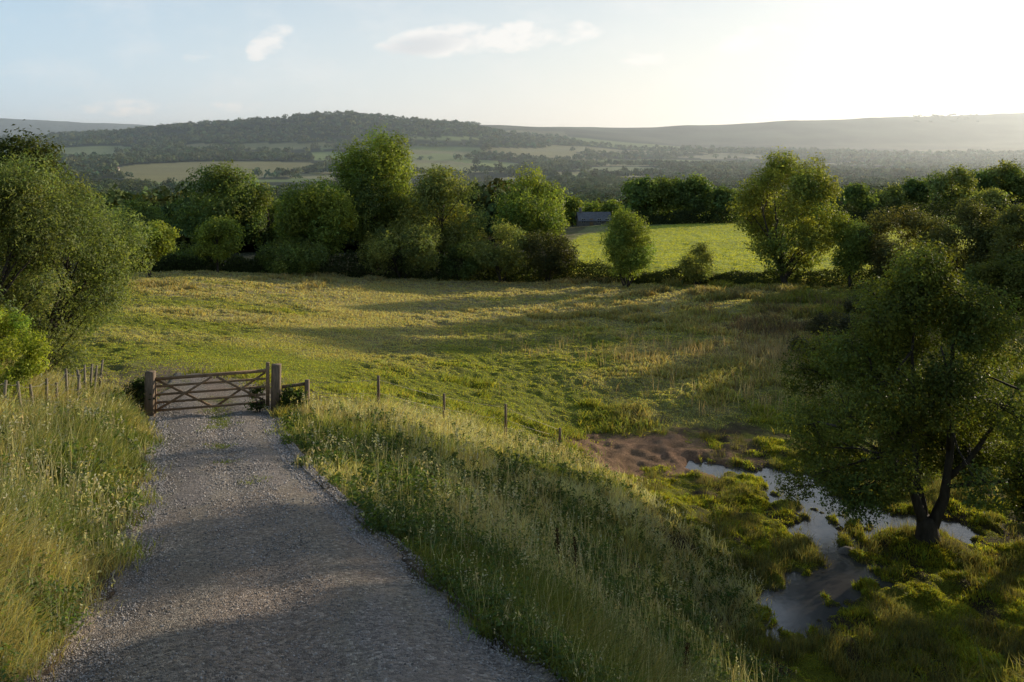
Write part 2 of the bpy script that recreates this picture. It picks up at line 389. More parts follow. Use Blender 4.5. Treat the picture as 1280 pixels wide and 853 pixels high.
def link(name, me, parent=None, loc=None):
    o = bpy.data.objects.new(name, me); col.objects.link(o)
    if parent is not None: o.parent = parent
    if loc is not None: o.location = loc
    return o
def tag(o, label=None, cat=None, group=None, kind=None):
    if label: o['label'] = label
    if cat: o['category'] = cat
    if group: o['group'] = group
    if kind: o['kind'] = kind
    return o
def empty(name, loc, label, cat, group=None, rz=0):
    o = bpy.data.objects.new(name, None); col.objects.link(o); o.location = loc; o.rotation_euler = (0, 0, rz)
    o.empty_display_size = .2
    return tag(o, label, cat, group)
class MB:
    def __init__(s): s.v = []; s.f3 = []; s.f4 = []; s.n = 0
    def tube(s, pts, rad, k=6, caps=True):
        pts = [Vector(p) for p in pts]
        if not hasattr(rad, '__len__'): rad = [rad] * len(pts)
        base = s.n; up = Vector((.31, .17, .93)).normalized()
        for i, p in enumerate(pts):
            t = (pts[min(i + 1, len(pts) - 1)] - pts[max(i - 1, 0)])
            t = t.normalized() if t.length > 1e-9 else Vector((0, 0, 1))
            a = t.cross(up)
            if a.length < .05: a = t.cross(Vector((1, 0, 0)))
            a.normalize(); b_ = t.cross(a)
            for j in range(k):
                an = 2 * math.pi * j / k
                s.v.append(p + (a * math.cos(an) + b_ * math.sin(an)) * rad[i])
        for i in range(len(pts) - 1):
            for j in range(k):
                q = base + i * k; s.f4.append((q + j, q + (j + 1) % k, q + k + (j + 1) % k, q + k + j))
        s.n += len(pts) * k
        if caps:
            for i, sgn in ((0, 1), (len(pts) - 1, -1)):
                s.v.append(pts[i]); c = s.n; s.n += 1; q = base + i * k
                for j in range(k):
                    s.f3.append((c, q + (j + 1) % k, q + j) if sgn > 0 else (c, q + j, q + (j + 1) % k))
    def bar(s, p, q, w, h, up=(0, 0, 1), bev=.12):
        """a timber of w x h section from p to q with eased edges"""
        p = Vector(p); q = Vector(q); t = (q - p).normalized(); up = Vector(up)
        a = t.cross(up).normalized(); b_ = a.cross(t).normalized(); c = min(w, h) * bev
        prof = [(-w / 2 + c, -h / 2), (w / 2 - c, -h / 2), (w / 2, -h / 2 + c), (w / 2, h / 2 - c), (w / 2 - c, h / 2), (-w / 2 + c, h / 2), (-w / 2, h / 2 - c), (-w / 2, -h / 2 + c)]
        base = s.n
        for e_ in (p, q):
            for x, y in prof: s.v.append(e_ + a * x + b_ * y)
        for j in range(8): s.f4.append((base + j, base + (j + 1) % 8, base + 8 + (j + 1) % 8, base + 8 + j))
        s.n += 16
        for o_, sg in ((0, 1), (8, -1)):
            for j in range(1, 7): s.f3.append((base + o_, base + o_ + j + 1, base + o_ + j) if sg > 0 else (base + o_, base + o_ + j, base + o_ + j + 1))
    def poly(s, pts):
        base = s.n; s.v += [Vector(p) for p in pts]; s.n += len(pts)
        if len(pts) == 4: s.f4.append(tuple(range(base, base + 4)))
        else:
            for j in range(1, len(pts) - 1): s.f3.append((base, base + j, base + j + 1))
    def build(s, name, mat, parent=None, smooth=False):
        fs = []
        if s.f4: fs.append(np.array(s.f4))
        if s.f3: fs.append(np.array(s.f3))
        return link(name, np_mesh(name, np.array([tuple(v) for v in s.v]), fs, mat, smooth=smooth), parent)

# ------------------------------------------------------------------ ground sheet
th = np.concatenate([np.linspace(-math.pi, -R(60), 40, endpoint=False), np.linspace(-R(60), R(60), 760), np.linspace(R(60), math.pi, 41)[1:-1]])
rd = np.concatenate([np.exp(np.linspace(math.log(1.2), math.log(60), 640, endpoint=False)), np.exp(np.linspace(math.log(60), math.log(16000), 330))])
TH, RD = np.meshgrid(th, rd, indexing='ij')
GX, GY = np.sin(TH) * RD, np.cos(TH) * RD
GZ = H(GX, GY)
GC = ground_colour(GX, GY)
nt_, nr_ = TH.shape
idx = np.arange(nt_ * nr_).reshape(nt_, nr_); nx = np.roll(idx, -1, 0)
quads = np.stack([idx[:, :-1], nx[:, :-1], nx[:, 1:], idx[:, 1:]], -1).reshape(-1, 4)[:, ::-1]
V = np.stack([GX, GY, GZ], -1).reshape(-1, 3)
tri0 = np.stack([np.roll(idx[:, 0], -1), idx[:, 0], np.full(nt_, len(V))], -1)[:, ::-1]
V = np.concatenate([V, [[0, 0, h1(0, 0)]]]); GCf = np.concatenate([GC.reshape(-1, 3), [[.14, .1, .07]]])
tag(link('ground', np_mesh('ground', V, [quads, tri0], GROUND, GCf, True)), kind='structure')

# gravel track, a sheet of its own just over the ground
ys = np.arange(-12, 28.2, .12); us = np.linspace(-.04, 1.04, 46)
l = np.interp(ys, trk_Y, trk_L); r = np.interp(ys, trk_Y, trk_R)
edge_n = (fbm(ys * .9, ys * 0 + 3, 3) - .5) * .6; edge_m = (fbm(ys * .9, ys * 0 + 9, 3) - .5) * .6
l = l + edge_n; r = r + edge_m
fade = 1 - .45 * sm(24, 30, ys); mid = (l + r) / 2
l = mid + (l - mid) * fade; r = mid + (r - mid) * fade
TX = l[:, None] + (r - l)[:, None] * us[None]; TY = np.repeat(ys[:, None], len(us), 1)
TZ = H(TX, TY) + .02 + (fbm(TX * 2.1, TY * 2.1, 3) - .5) * .025
TZ[:, 0] -= .05; TZ[:, -1] -= .05
tn = fbm(TX * .8 + 3, TY * .5, 3); tu = np.broadcast_to(us[None], TX.shape)
tcol = C3(1.08, .99, .91) * (.85 + .3 * fbm(TX * .5, TY * .3, 3))[..., None]
rut = np.exp(-((tu - .26) / .085) ** 2) + np.exp(-((tu - .76) / .085) ** 2)
tcol = lerp3(tcol, np.broadcast_to(C3(1.34, 1.2, 1.07), tcol.shape), rut * (.6 + .5 * fbm(TX * .7, TY * .35 + 6, 2)))
strip = np.exp(-((tu - .52) / .10) ** 2) * sm(.45, .6, tn) * sm(11, 17, TY)
tcol = lerp3(tcol, np.broadcast_to(C3(.55, .62, .25), tcol.shape), np.clip(strip * .9, 0, 1))
tcol = lerp3(tcol, np.broadcast_to(C3(1.02, .92, .82), tcol.shape), sm(.5, .62, fbm(TX * .45 + 8, TY * .3 + 2, 3)) * .8)
a_, b_ = TX.shape; ii = np.arange(a_ * b_).reshape(a_, b_)
q = np.stack([ii[:-1, :-1], ii[:-1, 1:], ii[1:, 1:], ii[1:, :-1]], -1).reshape(-1, 4)
tag(link('track', np_mesh('track', np.stack([TX, TY, TZ], -1).reshape(-1, 3), q, GRAVEL, tcol.reshape(-1, 3), True)), kind='structure')

# pool water
xs = np.linspace(6.2, 18.5, 60); yy = np.linspace(19.5, 34, 70); WX, WY = np.meshgrid(xs, yy, indexing='ij')
keep = stream_d(WX, WY) < 1.6
ii = np.arange(WX.size).reshape(WX.shape)
q = np.stack([ii[:-1, :-1], ii[1:, :-1], ii[1:, 1:], ii[:-1, 1:]], -1)[keep[:-1, :-1]].reshape(-1, 4)
tag(link('water', np_mesh('water', np.stack([WX, WY, WX * 0 + WATER_Z], -1).reshape(-1, 3), q, WATER, smooth=True)), kind='structure')

# loose stones on the track (nobody could count them)
def stones(n, ymin, ymax, smin, smax):
    y = np.exp(rng.uniform(math.log(ymin), math.log(ymax), n)); u = rng.random(n)
    u = np.where((np.exp(-((u - .26) / .08) ** 2) + np.exp(-((u - .76) / .08) ** 2) > rng.random(n) * 1.25), np.where(u < .5, u * .4, 1 - (1 - u) * .4), u)
    u = np.where(rng.random(n) < .25, np.where(rng.random(n) < .5, u * .12, 1 - u * .16), u)
    l = np.interp(y, trk_Y, trk_L) - .1; r = np.interp(y, trk_Y, trk_R) + .2
    x = l + (r - l) * u
    s = smin + (smax - smin) * rng.random(n) ** 2.5
    s *= np.clip(y / 9, .75, 2)
    return x, y, s
px_, py_, ps_ = stones(60000, 3.6, 24, .005, .017)
pz_ = H(px_, py_) + .022
oct_ = np.array([(1, 0, 0), (-.9, .1, 0), (.1, 1, .1), (0, -1, 0), (.1, .1, .75), (0, 0, -.7)])
octf = np.array([(0, 2, 4), (2, 1, 4), (1, 3, 4), (3, 0, 4), (2, 0, 5), (1, 2, 5), (3, 1, 5), (0, 3, 5)])
an = rng.uniform(0, 6.28, len(px_)); tl = rng.normal(0, .4, len(px_)); sc = rng.uniform(.6, 1.3, (len(px_), 3)) * ps_[:, None]
o = oct_[None] * sc[:, None, :] * rng.uniform(.75, 1.25, (len(px_), 6, 3))
oz = o[..., 2] + o[..., 0] * tl[:, None]
ox = o[..., 0] * np.cos(an)[:, None] - o[..., 1] * np.sin(an)[:, None]; oy = o[..., 0] * np.sin(an)[:, None] + o[..., 1] * np.cos(an)[:, None]
vv = np.stack([ox + px_[:, None], oy + py_[:, None], oz + pz_[:, None]], -1).reshape(-1, 3)
ff = (octf[None] + (np.arange(len(px_)) * 6)[:, None, None]).reshape(-1, 3)
g = rng.uniform(.13, .48, len(px_)); pc = np.stack([g * 1.04, g * .96, g * .90], -1)
m, N, L, out = nmat('loose_stone'); at = N('ShaderNodeAttribute', attribute_name='col'); b = N('ShaderNodeBsdfPrincipled', Roughness=.8); L(at.outputs['Color'], b.inputs['Base Color']); L(b.outputs[0], out.inputs[0])
tag(link('gravel', np_mesh('gravel', vv, ff, m, np.repeat(pc, 6, 0))), kind='stuff')

# ------------------------------------------------------------------ grass
def blades(x, y, z, h, w, lean, c, tipc=None, bend=.5):
    n = len(x); a = rng.uniform(0, 2 * math.pi, n); d = rng.uniform(0, 2 * math.pi, n)
    ux, uy = np.cos(a) * w / 2, np.sin(a) * w / 2
    lx, ly = np.cos(d) * lean * h, np.sin(d) * lean * h
    zz = z - .02
    mid = .55
    v = np.empty((n, 5, 3))
    v[:, 0] = np.stack([x - ux, y - uy, zz], -1); v[:, 1] = np.stack([x + ux, y + uy, zz], -1)
    mx, my, mz = x + lx * .35, y + ly * .35, zz + h * mid
    v[:, 2] = np.stack([mx + ux * .8, my + uy * .8, mz], -1); v[:, 3] = np.stack([mx - ux * .8, my - uy * .8, mz], -1)
    v[:, 4] = np.stack([x + lx, y + ly, zz + h * (1 - .25 * lean)], -1)
    base = (np.arange(n) * 5)[:, None]
    f4 = base + np.array([[0, 1, 2, 3]]); f3 = base + np.array([[3, 2, 4]])
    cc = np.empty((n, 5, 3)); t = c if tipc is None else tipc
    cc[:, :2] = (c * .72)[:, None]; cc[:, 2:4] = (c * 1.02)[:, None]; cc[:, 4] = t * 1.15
    return v.reshape(-1, 3), f4, f3, cc.reshape(-1, 3)
def grass_obj(name, parts):
    vs, f4, f3, cs, off = [], [], [], [], 0
    for v, a, b3, c in parts:
        vs.append(v); f4.append(a + off); f3.append(b3 + off); cs.append(c); off += len(v)
    return tag(link(name, np_mesh(name, np.concatenate(vs), [np.concatenate(f4), np.concatenate(f3)], GRASS, np.concatenate(cs))), kind='stuff')
def polar(n, r0, r1, a0, a1):
    r_ = np.exp(rng.uniform(math.log(r0), math.log(r1), n)); a = rng.uniform(R(a0), R(a1), n)
    return np.sin(a) * r_, np.cos(a) * r_
def clump(x, y, k, spread):
    return (np.repeat(x, k) + rng.normal(0, 1, len(x) * k) * np.repeat(spread, k), np.repeat(y, k) + rng.normal(0, 1, len(x) * k) * np.repeat(spread, k))
fence_line = [(-6.3, 22.6), (-5.6, 23.6), (-4.3, 25.5), (-2.35, 28.0), (-.25, 30.0), (1.5, 31.0), (3.0, 29.5), (4.6, 27.0), (6.4, 25.0), (6.9, 22.5), (6.0, 19.5), (5.6, 17), (5.4, 14), (6.5, 10), (6, 4), (4, -2)]
bank_poly = fence_line + [(1.0, -2), (-.1, 5.3), (-1.0, 7.15), (-2.5, 10.4), (-3.8, 13.35), (-5.3, 17.4)]
def hue(n, base, var=.25, warm=.12):
    k = rng.normal(1, var, n).clip(.45, 1.7); w = rng.normal(0, warm, n)
    return np.stack([base[..., 0] * k * (1 + w), base[..., 1] * k, base[..., 2] * k * (1 - w)], -1).clip(.003, .6)
def scatter_bank(n, poly, dens_k):
    x, y = polar(n, 3.2, 34, -52, 36)
    k = inpoly(x, y, poly) & (track_d(x, y) > .10 + .8 * (fbm(x * 1.1, y * 1.1, 3) - .5))
    return x[k], y[k]
def leaves(pos, nor, s, cc, aspect=.5):
    n = len(pos); nor = nor / (np.linalg.norm(nor, axis=1, keepdims=True) + 1e-9)
    rv = rng.normal(0, 1, (n, 3)); a = np.cross(nor, rv); a /= (np.linalg.norm(a, axis=1, keepdims=True) + 1e-9); b_ = np.cross(nor, a)
    s = s[:, None]
    v = np.empty((n, 4, 3)); v[:, 0] = pos - a * s * .5; v[:, 2] = pos + a * s * .5 - nor * s * .12
    v[:, 1] = pos + b_ * s * aspect * .5 + nor * s * .1; v[:, 3] = pos - b_ * s * aspect * .5 + nor * s * .1
    f = (np.arange(n) * 4)[:, None] + np.array([[0, 1, 2, 3]])
    return v.reshape(-1, 3), f, np.repeat(cc, 4, 0)
# right-hand bank
x, y = scatter_bank(90000, bank_poly, 1)
x, y = clump(x, y, 6, np.clip(np.hypot(x, y) * .012, .05, .2))
k = (track_d(x, y) > -.35); x, y = x[k], y[k]
rad = np.hypot(x, y); n = len(x)
hn = fbm(x * .55 + 2, y * .55, 3); td = track_d(x, y)
fd = np.full(n, 1e9)
for (p, q_) in zip(fence_line[:8], fence_line[1:9]):
    dx, dy = q_[0] - p[0], q_[1] - p[1]; t = np.clip(((x - p[0]) * dx + (y - p[1]) * dy) / (dx * dx + dy * dy), 0, 1)
    fd = np.minimum(fd, np.hypot(x - p[0] - t * dx, y - p[1] - t * dy))
crest = np.exp(-(fd / 2.2) ** 2)
neark = 1 - sm(8, 13, rad)
hh = (.12 + .26 * sm(.35, .7, hn) + .26 * crest + .16 * neark) * rng.uniform(.55, 1.25, n) * (.35 + .65 * sm(.1, 1.0, td))
rush = np.exp(-(((x - 4.0) / 3.2) ** 2 + ((y - 22.0) / 2.6) ** 2))
hh = hh * (1 - .45 * sm(-.5, 1.5, x) * sm(9, 12, y)) + .34 * rush * rng.uniform(.4, 1.2, n)
hh = hh * (.5 + 1.0 * fbm(x * 1.9, y * 1.9, 2))
crest = np.maximum(crest, rush * .8)
dry = np.clip(crest * .95 * sm(.3, .6, fbm(x * .7, y * .7, 2) + .1) + (sm(.46, .62, fbm(x * .4 + 50, y * .4, 3)) * .75) + rng.normal(0, .14, n), 0, 1) * (1 - .6 * neark)
base = lerp3(np.broadcast_to(LUSH, (n, 3)), np.broadcast_to(DRY * 1.15, (n, 3)), dry)
base = base * ((1 - .30 * neark) * (.45 + 1.1 * fbm(x * 2.3 + 5, y * 2.3, 3)))[:, None]
wv = np.clip(rad * .0009, .004, .02) * rng.uniform(.6, 1.4, n)
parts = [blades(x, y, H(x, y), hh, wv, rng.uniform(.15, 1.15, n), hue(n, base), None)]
# seed stems over it
x, y = scatter_bank(52000, bank_poly, 1); n = len(x); rad = np.hypot(x, y)
keep = rng.random(n) < .18 + .7 * sm(.45, .65, fbm(x * .5 + 9, y * .5, 3)); x, y = x[keep], y[keep]; n = len(x); rad = np.hypot(x, y)
h = rng.uniform(.4, .95, n) * (.4 + .6 * sm(.1, 1.2, track_d(x, y))); zz = H(x, y)
cs = hue(n, np.broadcast_to(C3(.55, .48, .31), (n, 3)), .25, .08)
parts.append(blades(x, y, zz, h, np.clip(rad * .0005, .0025, .010), rng.uniform(.05, .35, n), cs))
grass_obj('bank_grass', parts)
# left-hand bank
left_poly = [(-2.5, 0), (-2.75, 5.3), (-3.2, 7.15), (-4.5, 10.4), (-5.7, 13.35), (-7.4, 17.4), (-10.3, 22.5), (-13.5, 24), (-18, 24), (-22, 20), (-16, 10), (-9, 3)]
x, y = scatter_bank(120000, left_poly, 1)
x, y = clump(x, y, 7, np.clip(np.hypot(x, y) * .012, .05, .2)); k = track_d(x, y) > -.35; x, y = x[k], y[k]
n = len(x); rad = np.hypot(x, y); td = track_d(x, y)
hn = fbm(x * .6 + 12, y * .6 + 3, 3)
hh = (.16 + .42 * sm(.32, .7, hn)) * rng.uniform(.5, 1.3, n) * (.35 + .65 * sm(.05, 1.1, td)) * (1 + .35 * sm(1.5, 3, td))
dry = np.clip(sm(.40, .62, fbm(x * .45 + 70, y * .45, 3)) * .55 + sm(1.2, 3, td) * .35 * sm(8, 13, rad) + rng.normal(0, .15, n), 0, 1)
hh = hh * (.5 + 1.0 * fbm(x * 1.9, y * 1.9, 2))
base = lerp3(np.broadcast_to(LUSH * C3(.92, .92, 1.1), (n, 3)), np.broadcast_to(DRY * C3(.95, .94, 1.0), (n, 3)), dry) * (.45 + 1.05 * fbm(x * 2.3 + 5, y * 2.3, 3))[:, None]
wv = np.clip(rad * .0009, .004, .02) * rng.uniform(.6, 1.4, n)
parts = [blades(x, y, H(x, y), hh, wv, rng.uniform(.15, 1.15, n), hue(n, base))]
x, y = scatter_bank(46000, left_poly, 1); n = len(x); rad = np.hypot(x, y)
h = rng.uniform(.4, .9, n) * (.4 + .6 * sm(.1, 1.2, track_d(x, y)))
parts.append(blades(x, y, H(x, y), h, np.clip(rad * .0005, .0025, .010), rng.uniform(.05, .4, n), hue(n, np.broadcast_to(C3(.55, .49, .33), (n, 3)), .25, .08)))
grass_obj('verge_grass', parts)
def seed_heads(name, poly, n0):
    x, y = scatter_bank(n0, poly, 1); k = rng.random(len(x)) < (.10 + .9 * sm(.44, .62, fbm(x * .5 + 9, y * .5, 3))) * (.28 + .72 * sm(7.5, 13, np.hypot(x, y))) * (1 - .8 * sm(-1.0, 1.2, x) * (1 - sm(17, 20, y))); x, y = x[k], y[k]
    x, y = clump(x, y, 4, np.full(len(x), .12)); n = len(x); h = rng.uniform(.35, .8, n) * (.35 + .65 * sm(.1, 1.2, track_d(x, y)))
    zz = H(x, y); rad = np.hypot(x, y); lx = rng.normal(0, .12, n) * h; ly = rng.normal(0, .12, n) * h
    c = hue(n, np.broadcast_to(C3(.56, .50, .34), (n, 3)), .22, .08)
    pb = [blades(x, y, zz, h, np.clip(rad * .0004, .002, .007), np.full(n, .02), c * .7)]
    vb, f4b, f3b, cb = pb[0]; vb = vb.reshape(n, 5, 3); vb[:, 2:4, 0] += (lx * .35)[:, None]; vb[:, 2:4, 1] += (ly * .35)[:, None]; vb[:, 4, 0] += lx; vb[:, 4, 1] += ly
    m_ = 3; t = np.tile(np.array([.86, .94, 1.02]), n)
    pos = np.stack([np.repeat(x, m_) + np.repeat(lx, m_) * t, np.repeat(y, m_) + np.repeat(ly, m_) * t, np.repeat(zz, m_) + np.repeat(h, m_) * t], -1) + rng.normal(0, .008, (n * m_, 3))
    v2, f2, c2 = leaves(pos, rng.normal(0, 1, (n * m_, 3)), np.repeat(np.clip(rad * .0042, .022, .07), m_) * rng.uniform(.6, 1.3, n * m_), np.repeat(c, m_, 0), .42)
    return grass_obj(name, [(vb.reshape(-1, 3), f4b, f3b, cb), (v2, f2, np.zeros((0, 3), int), c2)])
seed_heads('bank_seed_grass', bank_poly, 8500); seed_heads('verge_seed_grass', left_poly, 7500)
# strip of grass along the middle of the track and at its ends
x, y = polar(9000, 10, 30, -30, -8); td = track_d(x, y)
l = np.interp(y, trk_Y, trk_L); r = np.interp(y, trk_Y, trk_R); u = (x - l) / (r - l)
k = (np.exp(-((u - .52) / .10) ** 2) * sm(.5, .62, fbm(x * .8 + 3, y * .5, 3)) > rng.random(len(x))) & (y > 12) | (y > 22.4) & (np.abs(u - .5) < .8) & (rng.random(len(x)) < .25 * sm(.5, .6, fbm(x * .7, y * .7, 2)))
x, y = x[k], y[k]; x, y = clump(x, y, 14, np.full(len(x), .07)); n = len(x)
grass_obj('track_grass', [blades(x, y, H(x, y) + .02, rng.uniform(.03, .10, n), np.full(n, .012), rng.uniform(.3, 1, n), hue(n, np.broadcast_to(LUSH * 1.1, (n, 3))))])
# the meadow
x, y = polar(200000, 17, 98, -46, 40)
k = ~inpoly(x, y, bank_poly) & ~inpoly(x, y, left_poly) & ~inpoly(x, y, pasture) & ((track_d(x, y) > .1) | (y > 25 + 3 * fbm(x, y, 2)))
k &= (rng.random(len(x)) > mud_m(x, y) * (.55 + .42 * sm(.4, .55, fbm(x * 1.6 + 9, y * 1.6, 2)))) & (rng.random(len(x)) > wet_m(x, y) * 1.1)
gw = np.exp(-(((x + 10.5) / 4.0) ** 2 + ((y - 26.5) / 3.5) ** 2)); k &= rng.random(len(x)) > gw * 1.05
hc = 90 + .28 * np.minimum(x, 0); k &= y < hc
x, y = x[k], y[k]
x, y = clump(x, y, 5, np.clip(np.hypot(x, y) * .0045, .06, .4)); n = len(x); rad = np.hypot(x, y)
tus = sm(.53, .60, fbm(x * .5 + 40, y * .5, 3)); dry = dryness(x, y)
rough = sm(.4, .6, fbm(x * .06, y * .08 + 3, 2)) * .5 + .5 * sm(0, 14, x)
hh = (.045 + .05 * dry + .46 * tus * rough) * rng.uniform(.5, 1.4, n) * (1 + .004 * rad)
base = lerp3(np.broadcast_to(GREEN * 1.25, (n, 3)), np.broadcast_to(DRY, (n, 3)), np.clip(dry + rng.normal(0, .16, n), 0, 1))
base = base * (1 - .45 * tus * rough)[:, None]
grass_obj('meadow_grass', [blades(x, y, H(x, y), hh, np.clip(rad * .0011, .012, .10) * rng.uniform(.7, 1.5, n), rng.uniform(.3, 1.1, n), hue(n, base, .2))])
x, y = polar(60000, 84, 205, -4, 36); k = inpoly(x, y, pasture); x, y = x[k], y[k]; x, y = clump(x, y, 2, np.full(len(x), .5)); n = len(x); rad = np.hypot(x, y)
grass_obj('pasture_grass', [blades(x, y, H(x, y), rng.uniform(.05, .12, n), rad * .0016, rng.uniform(.3, 1, n), hue(n, np.broadcast_to(C3(.48, .50, .085), (n, 3)), .12, .06))])
# pale reeds at the wet edge and the rough at the foot of the shrubs
x, y = [], []
for px0, Y0, sx, sy, cnt in ((995, 46, 1.3, 1.6, 420), (900, 48, 3.4, 2.0, 200), (800, 50, 6.0, 5.0, 160), (960, 40, 2.4, 1.6, 120), (760, 30.5, 2.0, 1.2, 0)):
    c0 = (px0 - CX) * Y0 / F
    x.append(rng.normal(c0, sx, cnt)); y.append(rng.normal(Y0, sy, cnt))
x = np.concatenate(x); y = np.concatenate(y); x, y = clump(x, y, 5, np.full(len(x), .15)); n = len(x)
grass_obj('reeds', [blades(x, y, H(x, y), rng.uniform(.35, 1.0, n), np.full(n, .022), rng.uniform(.05, .5, n), hue(n, np.broadcast_to(C3(.42, .33, .22), (n, 3)), .3, .1))])
x = rng.normal(21.5, 3.6, 1500); y = rng.normal(54, 4.6, 1500); k = (fbm(x * .35, y * .35, 2) > .42) & (y < 66); x, y = x[k], y[k]
x, y = clump(x, y, 9, np.full(len(x), .28)); n = len(x)
grass_obj('scrub_weeds', [blades(x, y, H(x, y), rng.uniform(.3, 1.0, n) * (.4 + fbm(x * .5, y * .5, 2)), np.full(n, .04), rng.uniform(.1, .9, n), hue(n, np.broadcast_to(C3(.20, .15, .10), (n, 3)), .3, .1))])
# bright moss and short wet grass round the pool
x, y = polar(230000, 14, 36, 4, 40)
sd = stream_d(x, y)
k = (~inpoly(x, y, bank_poly)) & (H(x, y) > WATER_Z + .015) & (rng.random(len(x)) < wet_m(x, y) * (.25 + .75 * sm(.36, .52, fbm(x * 1.1, y * 1.1, 3) * -1 + 1)))
k &= (rng.random(len(x)) > mud_m(x, y))
x, y = x[k], y[k]; x, y = clump(x, y, 4, np.full(len(x), .06)); n = len(x)
hn = fbm(x * 1.4, y * 1.4, 3)
k = rng.random(len(x)) < .022 * sm(.45, .6, fbm(x * .8 + 60, y * .8, 2)); xr, yr = clump(x[k], y[k], 16, np.full(k.sum(), .09)); nr2 = len(xr)
grass_obj('bog_rushes', [blades(xr, yr, H(xr, yr), rng.uniform(.12, .45, nr2), np.full(nr2, .012), rng.uniform(.1, .7, nr2), hue(nr2, np.broadcast_to(C3(.21, .20, .08), (nr2, 3)), .3, .15))])
grass_obj('moss', [blades(x, y, H(x, y), (.035 + .14 * sm(.45, .7, hn)) * rng.uniform(.5, 1.3, n), np.full(n, .028), rng.uniform(.2, 1, n), hue(n, MOSS * (.60 + 1.1 * fbm(x * 1.9 + 4, y * 1.9, 3))[:, None], .3, .16))])

# broad-leaved weeds along both edges of the track
def weeds(name, poly, n0, dens, seed, c, size, flower=.0, hmax=.5):
    x, y = scatter_bank(n0, poly, 1)
    k = rng.random(len(x)) < dens(x, y); x, y = x[k], y[k]
    m_ = 26; n = len(x)
    hpl = rng.uniform(.4, 1, n) * hmax * (.4 + .6 * sm(.05, 1.0, track_d(x, y)))
    zz = H(x, y)
    X0 = np.repeat(x, m_); Y0 = np.repeat(y, m_); Z0 = np.repeat(zz, m_); Hh = np.repeat(hpl, m_)
    t = rng.random(n * m_) ** .8; a = rng.uniform(0, 6.283, n * m_); ro = rng.uniform(.02, .12, n * m_)
    px, py, pz = X0 + np.cos(a) * ro, Y0 + np.sin(a) * ro, Z0 + Hh * (.15 + .9 * t)
    nor = np.stack([np.cos(a) * .6 + rng.normal(0, .3, n * m_), np.sin(a) * .6 + rng.normal(0, .3, n * m_), rng.uniform(.3, 1.2, n * m_)], -1)
    s = size * rng.uniform(.6, 1.3, n * m_) * np.clip(np.hypot(px, py) / 9, .8, 1.8)
    cc = hue(n * m_, np.broadcast_to(C3(*c), (n * m_, 3)), .25)
    if flower:
        fl = (rng.random(n * m_) < flower) & (t > .7); cc[fl] = C3(.5, .48, .36) * rng.uniform(.6, 1.1, (fl.sum(), 1)); s[fl] *= .45
    v, f, cv = leaves(np.stack([px, py, pz], -1), nor, s, cc)
    return tag(link(name, np_mesh(name, v, f, LEAF, cv)), kind='stuff')
weeds('verge_weeds', left_poly, 34000, lambda x, y: .16 + .75 * sm(.45, .6, fbm(x * .7 + 20, y * .7, 3)) * (1 - .5 * sm(9, 14, np.hypot(x, y))), 1, (.13, .18, .05), .050, .16, .5)
weeds('bank_weeds', bank_poly, 34000, lambda x, y: .14 + .75 * sm(.46, .6, fbm(x * .7 + 80, y * .7, 3)) * (1 - .3 * sm(9, 14, np.hypot(x, y))), 2, (.11, .155, .045), .050, .08, .5)

